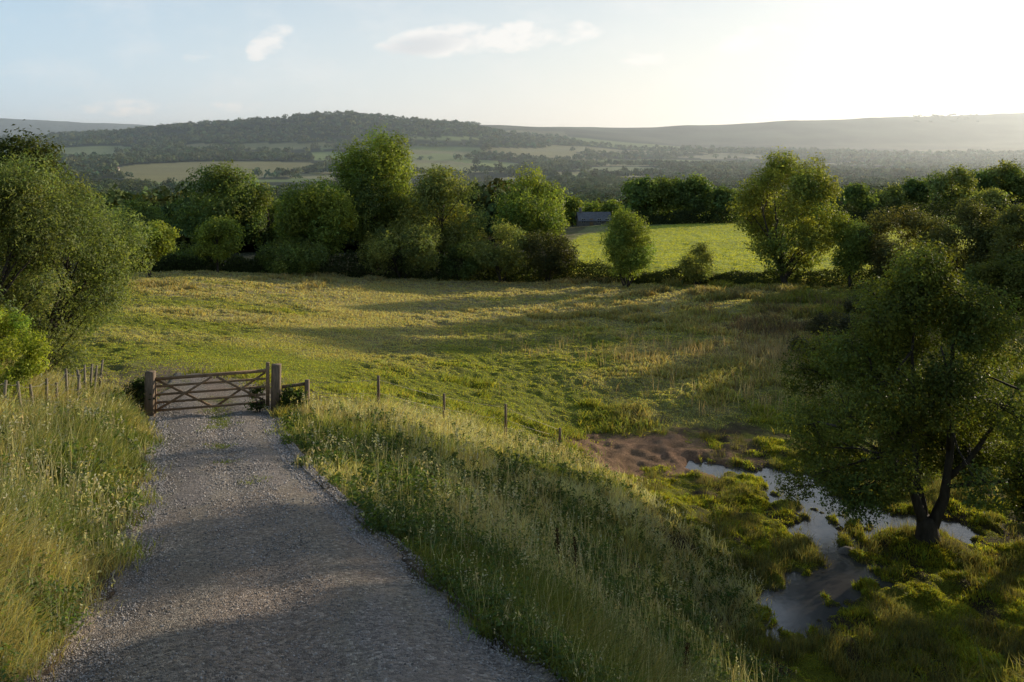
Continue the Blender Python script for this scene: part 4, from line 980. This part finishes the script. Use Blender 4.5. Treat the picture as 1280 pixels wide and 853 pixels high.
def child_bar(name, p, q, w, h, mat, parent, up=(0, 0, 1)):
    mb = MB(); o_ = Vector(parent.location); mb.bar(Vector(p) - o_, Vector(q) - o_, w, h, up); return mb.build(name, mat, parent)
child_bar('post', (g1.x, g1.y, g1.z - .3), (g1.x, g1.y, z1), .12, .12, WOOD, rf, (0, 1, 0))
child_bar('rail', ((352 - CX) * .0231, 23.1, -(484 - HY) * .0231), (g1.x - .06, g1.y, -(480 - HY) * .0234), .05, .09, WOOD, rf)
def wire_fence(label, posts, mat, w, wires, cat='fence', lean=.0):
    tops = []; g0 = G(posts[0][0], posts[0][1])
    root = empty('wire_fence', g0, label, cat)
    gg = random.Random(len(posts))
    for px, Y, hh_ in posts:
        g = G(px, Y); lx = gg.uniform(-lean, lean); tp = Vector((g.x + lx, g.y + gg.uniform(-lean, lean), g.z + hh_))
        mb = MB(); mb.tube([g - g0 - Vector((0, 0, .3)), (g.lerp(tp, .6)) - g0, tp - g0], [w, w * .95, w * .85], 8); mb.build('post', mat, root, True)
        tops.append((g, tp))
    for fz in wires:
        mb = MB(); pts = []
        for (a, b_), (c_, d_) in zip(tops[:-1], tops[1:]):
            p = a.lerp(b_, fz); q = c_.lerp(d_, fz); pts += [p - g0, p.lerp(q, .5) - g0 - Vector((0, 0, .03))]
        pts.append(tops[-1][0].lerp(tops[-1][1], fz) - g0)
        mb.tube(pts, .004, 4); mb.build('wire', WIRE, root)
    return root
wire_fence('row of short wooden stakes and thin wire along the crest of the right bank', [(384, 23.6, .9), (473, 25.4, 1.2), (555, 27.8, 1.15), (632, 29.7, 1.3), (700, 31.5, .8)], WOOD, .055, (.9, .55))
wire_fence('leaning pale stakes with sagging wire along the left verge under the willow', [(-30, 14.5, .8), (2, 15.0, .85), (28, 15.5, .85), (44, 16.0, .8), (58, 16.5, .9), (72, 17.0, .8), (85, 17.6, 1.05), (95, 18.4, .85), (103, 19.3, .95), (107, 20.6, .95), (111, 21.8, .98), (117, 22.2, .9), (123, 22.6, 1.05)], STAKE, .032, (.93, .6, .3), lean=.1)

# dead dock stalks standing over the bank grass
def stalk(px, Y, h, label, seed):
    g = G(px, Y); gg = random.Random(seed); root = empty('dock_plant', g, label, 'plant', 'dead dock stalks on the bank')
    mb = MB(); lean = gg.uniform(-.1, .1)
    mb.tube([(0, 0, -.05), (lean * .4, 0, h * .5), (lean, .02, h)], [.009, .007, .003], 5)
    for i in range(7):
        z = h * (.5 + .45 * i / 7); a = gg.uniform(0, 6.28); ln = .05 + .12 * (1 - i / 7)
        x0 = lean * z / h
        mb.tube([(x0, 0, z), (x0 + math.cos(a) * ln * .5, math.sin(a) * ln * .5, z + ln * .6), (x0 + math.cos(a) * ln * .7, math.sin(a) * ln * .7, z + ln * 1.3)], [.004, .004, .002], 4)
    mb.build('stem', STALK, root)
    n = 260; z = h * (.5 + .5 * rng.random(n)); a = rng.uniform(0, 6.28, n); ro = rng.uniform(.0, .06, n) * (1.2 - z / h + .2)
    cc = hue(n, np.broadcast_to(C3(.06, .032, .02), (n, 3)))
    v, f, cv = leaves(np.stack([lean * z / h + np.cos(a) * ro, np.sin(a) * ro, z], -1), rng.normal(0, 1, (n, 3)), rng.uniform(.015, .03, n), cc, .8)
    link('seed_head', np_mesh('seed_head', v, f, LEAF, cv), root)
stalk(938, 8.6, 1.0, 'tallest dead brown dock stalk, in front of the lower end of the stream', 1)
stalk(850, 9.6, .9, 'dead dock stalk in the dark grass left of the tallest one', 2)
stalk(722, 12.5, .95, 'thin dead dock stalk above the middle of the shaded bank', 3)
stalk(700, 13.0, .85, 'shorter dead dock stalk beside the thin one on the shaded bank', 4)

# rock in the stream bed
def rock(px, py, s, label, seed):
    x, y = wpt(px, py); g = np.random.default_rng(seed); mb = MB()
    nu, nv = 14, 9; V_ = []
    for i in range(nv + 1):
        for j in range(nu):
            t = math.pi * i / nv; a = 2 * math.pi * j / nu
            d = np.array([math.sin(t) * math.cos(a), math.sin(t) * math.sin(a), math.cos(t)])
            k_ = 1 + .25 * math.sin(d[0] * 3.1 + seed) * math.cos(d[1] * 2.7) + .08 * math.sin(d[2] * 9 + d[0] * 6)
            V_.append(d * k_ * s * np.array([1.3, .9, .6]))
    f_ = [(i * nu + j, (i + 1) * nu + j, (i + 1) * nu + (j + 1) % nu, i * nu + (j + 1) % nu) for i in range(nv) for j in range(nu)]
    o_ = link('rock', np_mesh('rock', np.array(V_), np.array(f_), ROCK, smooth=True)); o_.location = (x, y, h1(x, y) + s * .15)
    tag(o_, label, 'rock')
rock(1062, 690, .28, 'grey rock on the bank where the stream narrows left of the tree', 3)

# ------------------------------------------------------------------ house beyond the pasture and far cottages
def house(name, px, Y, L_, W_, eave, ridge, rz, label, wallm, roofm, detail, group=None):
    g = G(px, Y); root = empty(name, g, label, 'house', group, rz)
    x, y = L_ / 2, W_ / 2
    mb = MB()
    mb.poly([(-x, -y, -1), (x, -y, -1), (x, -y, eave), (-x, -y, eave)]); mb.poly([(x, y, -1), (-x, y, -1), (-x, y, eave), (x, y, eave)])
    mb.poly([(x, -y, -1), (x, y, -1), (x, y, eave), (x, 0, ridge), (x, -y, eave)]); mb.poly([(-x, y, -1), (-x, -y, -1), (-x, -y, eave), (-x, 0, ridge), (-x, y, eave)])
    mb.build('wall', wallm, root)
    r_ = MB(); ov = .35; dz = ov * (ridge - eave) / y; t = .16
    for s_ in (-1, 1):
        a, b_, c_, d_ = (-x - ov, s_ * (y + ov), eave - dz + .05), (x + ov, s_ * (y + ov), eave - dz + .05), (x + ov, 0, ridge + .05), (-x - ov, 0, ridge + .05)
        up = lambda p: (p[0], p[1], p[2] + t)
        r_.poly([up(a), up(b_), up(c_), up(d_)]); r_.poly([a, d_, c_, b_]); r_.poly([a, b_, up(b_), up(a)]); r_.poly([b_, c_, up(c_), up(b_)]); r_.poly([d_, a, up(a), up(d_)])
    ro = r_.build('roof', roofm, root)
    if detail:
        c = MB(); c.bar((-x + .6, 0, ridge - .6), (-x + .6, 0, ridge + 1.1), .7, .6, (0, 1, 0)); c.tube([(-x + .6, 0, ridge + 1.1), (-x + .6, 0, ridge + 1.45)], [.14, .11], 8)
        c.build('chimney', wallm, ro)
        for i in range(4):
            cx = -x + L_ * (i + .5) / 4
            if i == 1:
                d_ = MB(); d_.bar((cx, -y - .03, 0), (cx, -y - .03, 2.0), .06, .95, (1, 0, 0)); d_.build('door', GATEWOOD, root)
            else:
                fr = MB(); zc = 1.45
                for p, q in (((cx - .5, zc - .5), (cx + .5, zc - .5)), ((cx - .5, zc + .5), (cx + .5, zc + .5))): fr.bar((p[0], -y - .04, p[1]), (q[0], -y - .04, q[1]), .08, .08)
                for xx in (cx - .5, cx, cx + .5): fr.bar((xx, -y - .04, zc - .46), (xx, -y - .04, zc + .46), .07, .07, (1, 0, 0))
                w_ = fr.build('window', PALE, root); pn = MB(); pn.poly([(cx - .48, -y - .015, zc - .48), (cx + .48, -y - .015, zc - .48), (cx + .48, -y - .015, zc + .48), (cx - .48, -y - .015, zc + .48)]); pn.build('pane', GLASS, w_)
    return root
house('farmhouse', 742, 205, 8.0, 5.2, 1.5, 3.3, R(4), 'low slate roofed stone house half hidden behind the round bush', STONE, SLATE, True)
VG = 'far cottages at the left end of the long pale field'
for i, (px, Y, lab) in enumerate([(113, 1470, 'tiny pale cottage at the left end of the far village'), (121, 1500, 'tiny pale cottage second from the left in the far village'), (128, 1450, 'tiny pale cottage nearest the middle of the far village'), (137, 1500, 'tiny pale cottage fourth from the left in the far village'), (146, 1530, 'tiny pale cottage at the right end of the far village, beside the pale field')]):
    house('cottage', px, Y, 9, 7, 4, 8, R(20 * i), lab, PALE, TILE, False, VG)
house('cottage', 686, 1350, 9, 7, 4, 8, R(20), 'tiny white house alone among the valley woods', PALE, SLATE, False)

# ------------------------------------------------------------------ haze in the valley
m, N, L, out = nmat('haze')
vs = N('ShaderNodeVolumeScatter', Density=1 / 9800, Anisotropy=.58); vs.inputs['Color'].default_value = (.80, .90, 1.0, 1)
L(vs.outputs[0], out.inputs['Volume'])
mb = MB(); x0, x1, y0, y1, z0, z1 = -7000, 9000, 262, 11000, -400, 330
hv = np.array([(x, y, z) for z in (z0, z1) for (x, y) in ((x0, y0), (x1, y0), (x1, y1), (x0, y1))], float)
hf = np.array([(0, 3, 2, 1), (4, 5, 6, 7), (0, 1, 5, 4), (1, 2, 6, 5), (2, 3, 7, 6), (3, 0, 4, 7)])
tag(link('haze', np_mesh('haze', hv, hf, m)), kind='stuff')

# ------------------------------------------------------------------ sky, sun, camera
w = bpy.data.worlds.new('World'); scene.world = w; w.use_nodes = True
nt = w.node_tree; nt.nodes.clear()
def WN(t, **kw):
    n = nt.nodes.new(t)
    for k, v in kw.items():
        if k in n.inputs.keys(): n.inputs[k].default_value = v
        else: setattr(n, k, v)
    return n
WL = nt.links.new
sky = WN('ShaderNodeTexSky', sky_type='NISHITA'); sky.sun_disc = False; sky.sun_elevation = SUN_EL; sky.sun_rotation = SUN_AZ
sky.altitude = 200; sky.air_density = 1.0; sky.dust_density = .8; sky.ozone_density = 1.0
tc = WN('ShaderNodeTexCoord'); sp = WN('ShaderNodeSeparateXYZ'); WL(tc.outputs['Generated'], sp.inputs[0])
def M(op, a, b=None, c=None, clamp=False):
    n = WN('ShaderNodeMath', operation=op); n.use_clamp = clamp
    for i, v in enumerate((a, b, c)):
        if v is None: continue
        if isinstance(v, (int, float)): n.inputs[i].default_value = v
        else: WL(v, n.inputs[i])
    return n.outputs[0]
ysafe = M('MAXIMUM', sp.outputs[1], .05)
U = M('DIVIDE', sp.outputs[0], ysafe); Vv = M('DIVIDE', sp.outputs[2], ysafe)
cmb = WN('ShaderNodeCombineXYZ'); WL(U, cmb.inputs[0]); WL(M('MULTIPLY', Vv, 1.9), cmb.inputs[1])
nz = WN('ShaderNodeTexNoise', Scale=26.0, Detail=9.0, Roughness=.58); WL(cmb.outputs[0], nz.inputs['Vector'])
nz2 = WN('ShaderNodeTexNoise', Scale=9.0, Detail=6.0, Roughness=.6); WL(cmb.outputs[0], nz2.inputs['Vector'])
def blob(px, py, rx, ry, k, tilt=0):
    u0, v0 = (px - CX) / F, (HY - py) / F
    du = M('SUBTRACT', U, u0); dv = M('SUBTRACT', M('SUBTRACT', Vv, v0), M('MULTIPLY', du, tilt))
    a = M('DIVIDE', du, rx / F); b_ = M('DIVIDE', dv, ry / F)
    d = M('ADD', M('MULTIPLY', a, a), M('MULTIPLY', b_, b_))
    return M('MULTIPLY', M('SUBTRACT', 1.0, d, None, True), k)
blobs = [blob(337, 53, 34, 22, 1.0, .45), blob(556, 51, 96, 24, 1.3, .08), blob(640, 46, 70, 24, 1.0, .04), blob(705, 42, 60, 18, .8, .12), blob(940, 48, 60, 20, .6, .2), blob(805, 72, 40, 14, .5), blob(165, 135, 75, 14, .55), blob(295, 133, 45, 10, .5), blob(245, 68, 30, 14, .3)]
msk = blobs[0]
for b_ in blobs[1:]: msk = M('MAXIMUM', msk, b_)
cl = M('ADD', msk, M('MULTIPLY', M('SUBTRACT', nz.outputs[0], .5), 3.2))
cl = M('MULTIPLY', M('MULTIPLY', M('SUBTRACT', cl, .10), 1.15, None, True), M('MINIMUM', M('MULTIPLY', msk, 3.0), 1.0))
veil = M('MULTIPLY', M('SUBTRACT', nz2.outputs[0], .47, None, True), .9)
cl = M('MAXIMUM', M('MULTIPLY', cl, .66), veil)
# shaded underside, darker to the left of each cloud
und = M('SUBTRACT', M('ADD', M('MULTIPLY', M('SUBTRACT', nz.outputs[0], .45), 2.0), .85, None, True), M('MULTIPLY', blob(525, 58, 60, 16, 1.2, .12), .9), None, True)
shade = WN('ShaderNodeMix', data_type='RGBA'); WL(und, shade.inputs[0]); shade.inputs[6].default_value = (5.7, 5.7, 5.85, 1); shade.inputs[7].default_value = (8.0, 7.7, 7.4, 1)
mxs = WN('ShaderNodeMix', data_type='RGBA'); WL(cl, mxs.inputs[0]); 
dots = M('ADD', M('MULTIPLY', sp.outputs[0], SUN.x), M('MULTIPLY', sp.outputs[1], SUN.y))
side = WN('ShaderNodeMapRange', interpolation_type='SMOOTHSTEP'); WL(sp.outputs[1], side.inputs[0])
for k_, v_ in ((1, -.05), (2, .72), (3, .34), (4, .96)): side.inputs[k_].default_value = v_
hz = M('MULTIPLY', M('POWER', 2.718, M('MULTIPLY', M('MAXIMUM', sp.outputs[2], 0.0), -2.5)), side.outputs[0])
hc = WN('ShaderNodeMapRange'); WL(M('SUBTRACT', dots, M('MULTIPLY', sp.outputs[2], .9)), hc.inputs[0])
for k_, v_ in ((1, -.15), (2, .62)): hc.inputs[k_].default_value = v_
hcol = WN('ShaderNodeMix', data_type='RGBA'); WL(hc.outputs[0], hcol.inputs[0]); hcol.inputs[6].default_value = (4.5, 6.3, 8.1, 1); hcol.inputs[7].default_value = (7.3, 7.2, 6.95, 1)
mh = WN('ShaderNodeMix', data_type='RGBA'); WL(hz, mh.inputs[0]); WL(sky.outputs[0], mh.inputs[6]); WL(hcol.outputs[2], mh.inputs[7])
WL(mh.outputs[2], mxs.inputs[6]); WL(shade.outputs[2], mxs.inputs[7])
bg = WN('ShaderNodeBackground', Strength=.135); WL(mxs.outputs[2], bg.inputs['Color'])
wo = WN('ShaderNodeOutputWorld'); WL(bg.outputs[0], wo.inputs['Surface'])

ld = bpy.data.lights.new('sun', 'SUN'); ld.energy = 5.0; ld.angle = R(.53); ld.color = (1.0, .86, .66)
lo = bpy.data.objects.new('sun', ld); col.objects.link(lo); lo.rotation_euler = (-SUN).to_track_quat('-Z', 'Y').to_euler()

cd = bpy.data.cameras.new('camera'); cam = bpy.data.objects.new('camera', cd); col.objects.link(cam)
cd.sensor_width = 36; cd.lens = 36 * F / 1280; cd.shift_y = -(426.5 - HY) / 1280
cam.location = (0, 0, 0); cam.rotation_euler = (R(90), 0, 0); cd.clip_start = .1; cd.clip_end = 40000
scene.camera = cam
scene.render.resolution_x = 1024; scene.render.resolution_y = 682
scene.view_settings.view_transform = 'Standard'; scene.view_settings.look = 'None'; scene.view_settings.exposure = 0; scene.view_settings.gamma = 1
cy = scene.cycles
cy.use_denoising = True; cy.max_bounces = 6; cy.diffuse_bounces = 3; cy.transmission_bounces = 3; cy.volume_bounces = 1; cy.transparent_max_bounces = 6
cy.caustics_reflective = False; cy.caustics_refractive = False
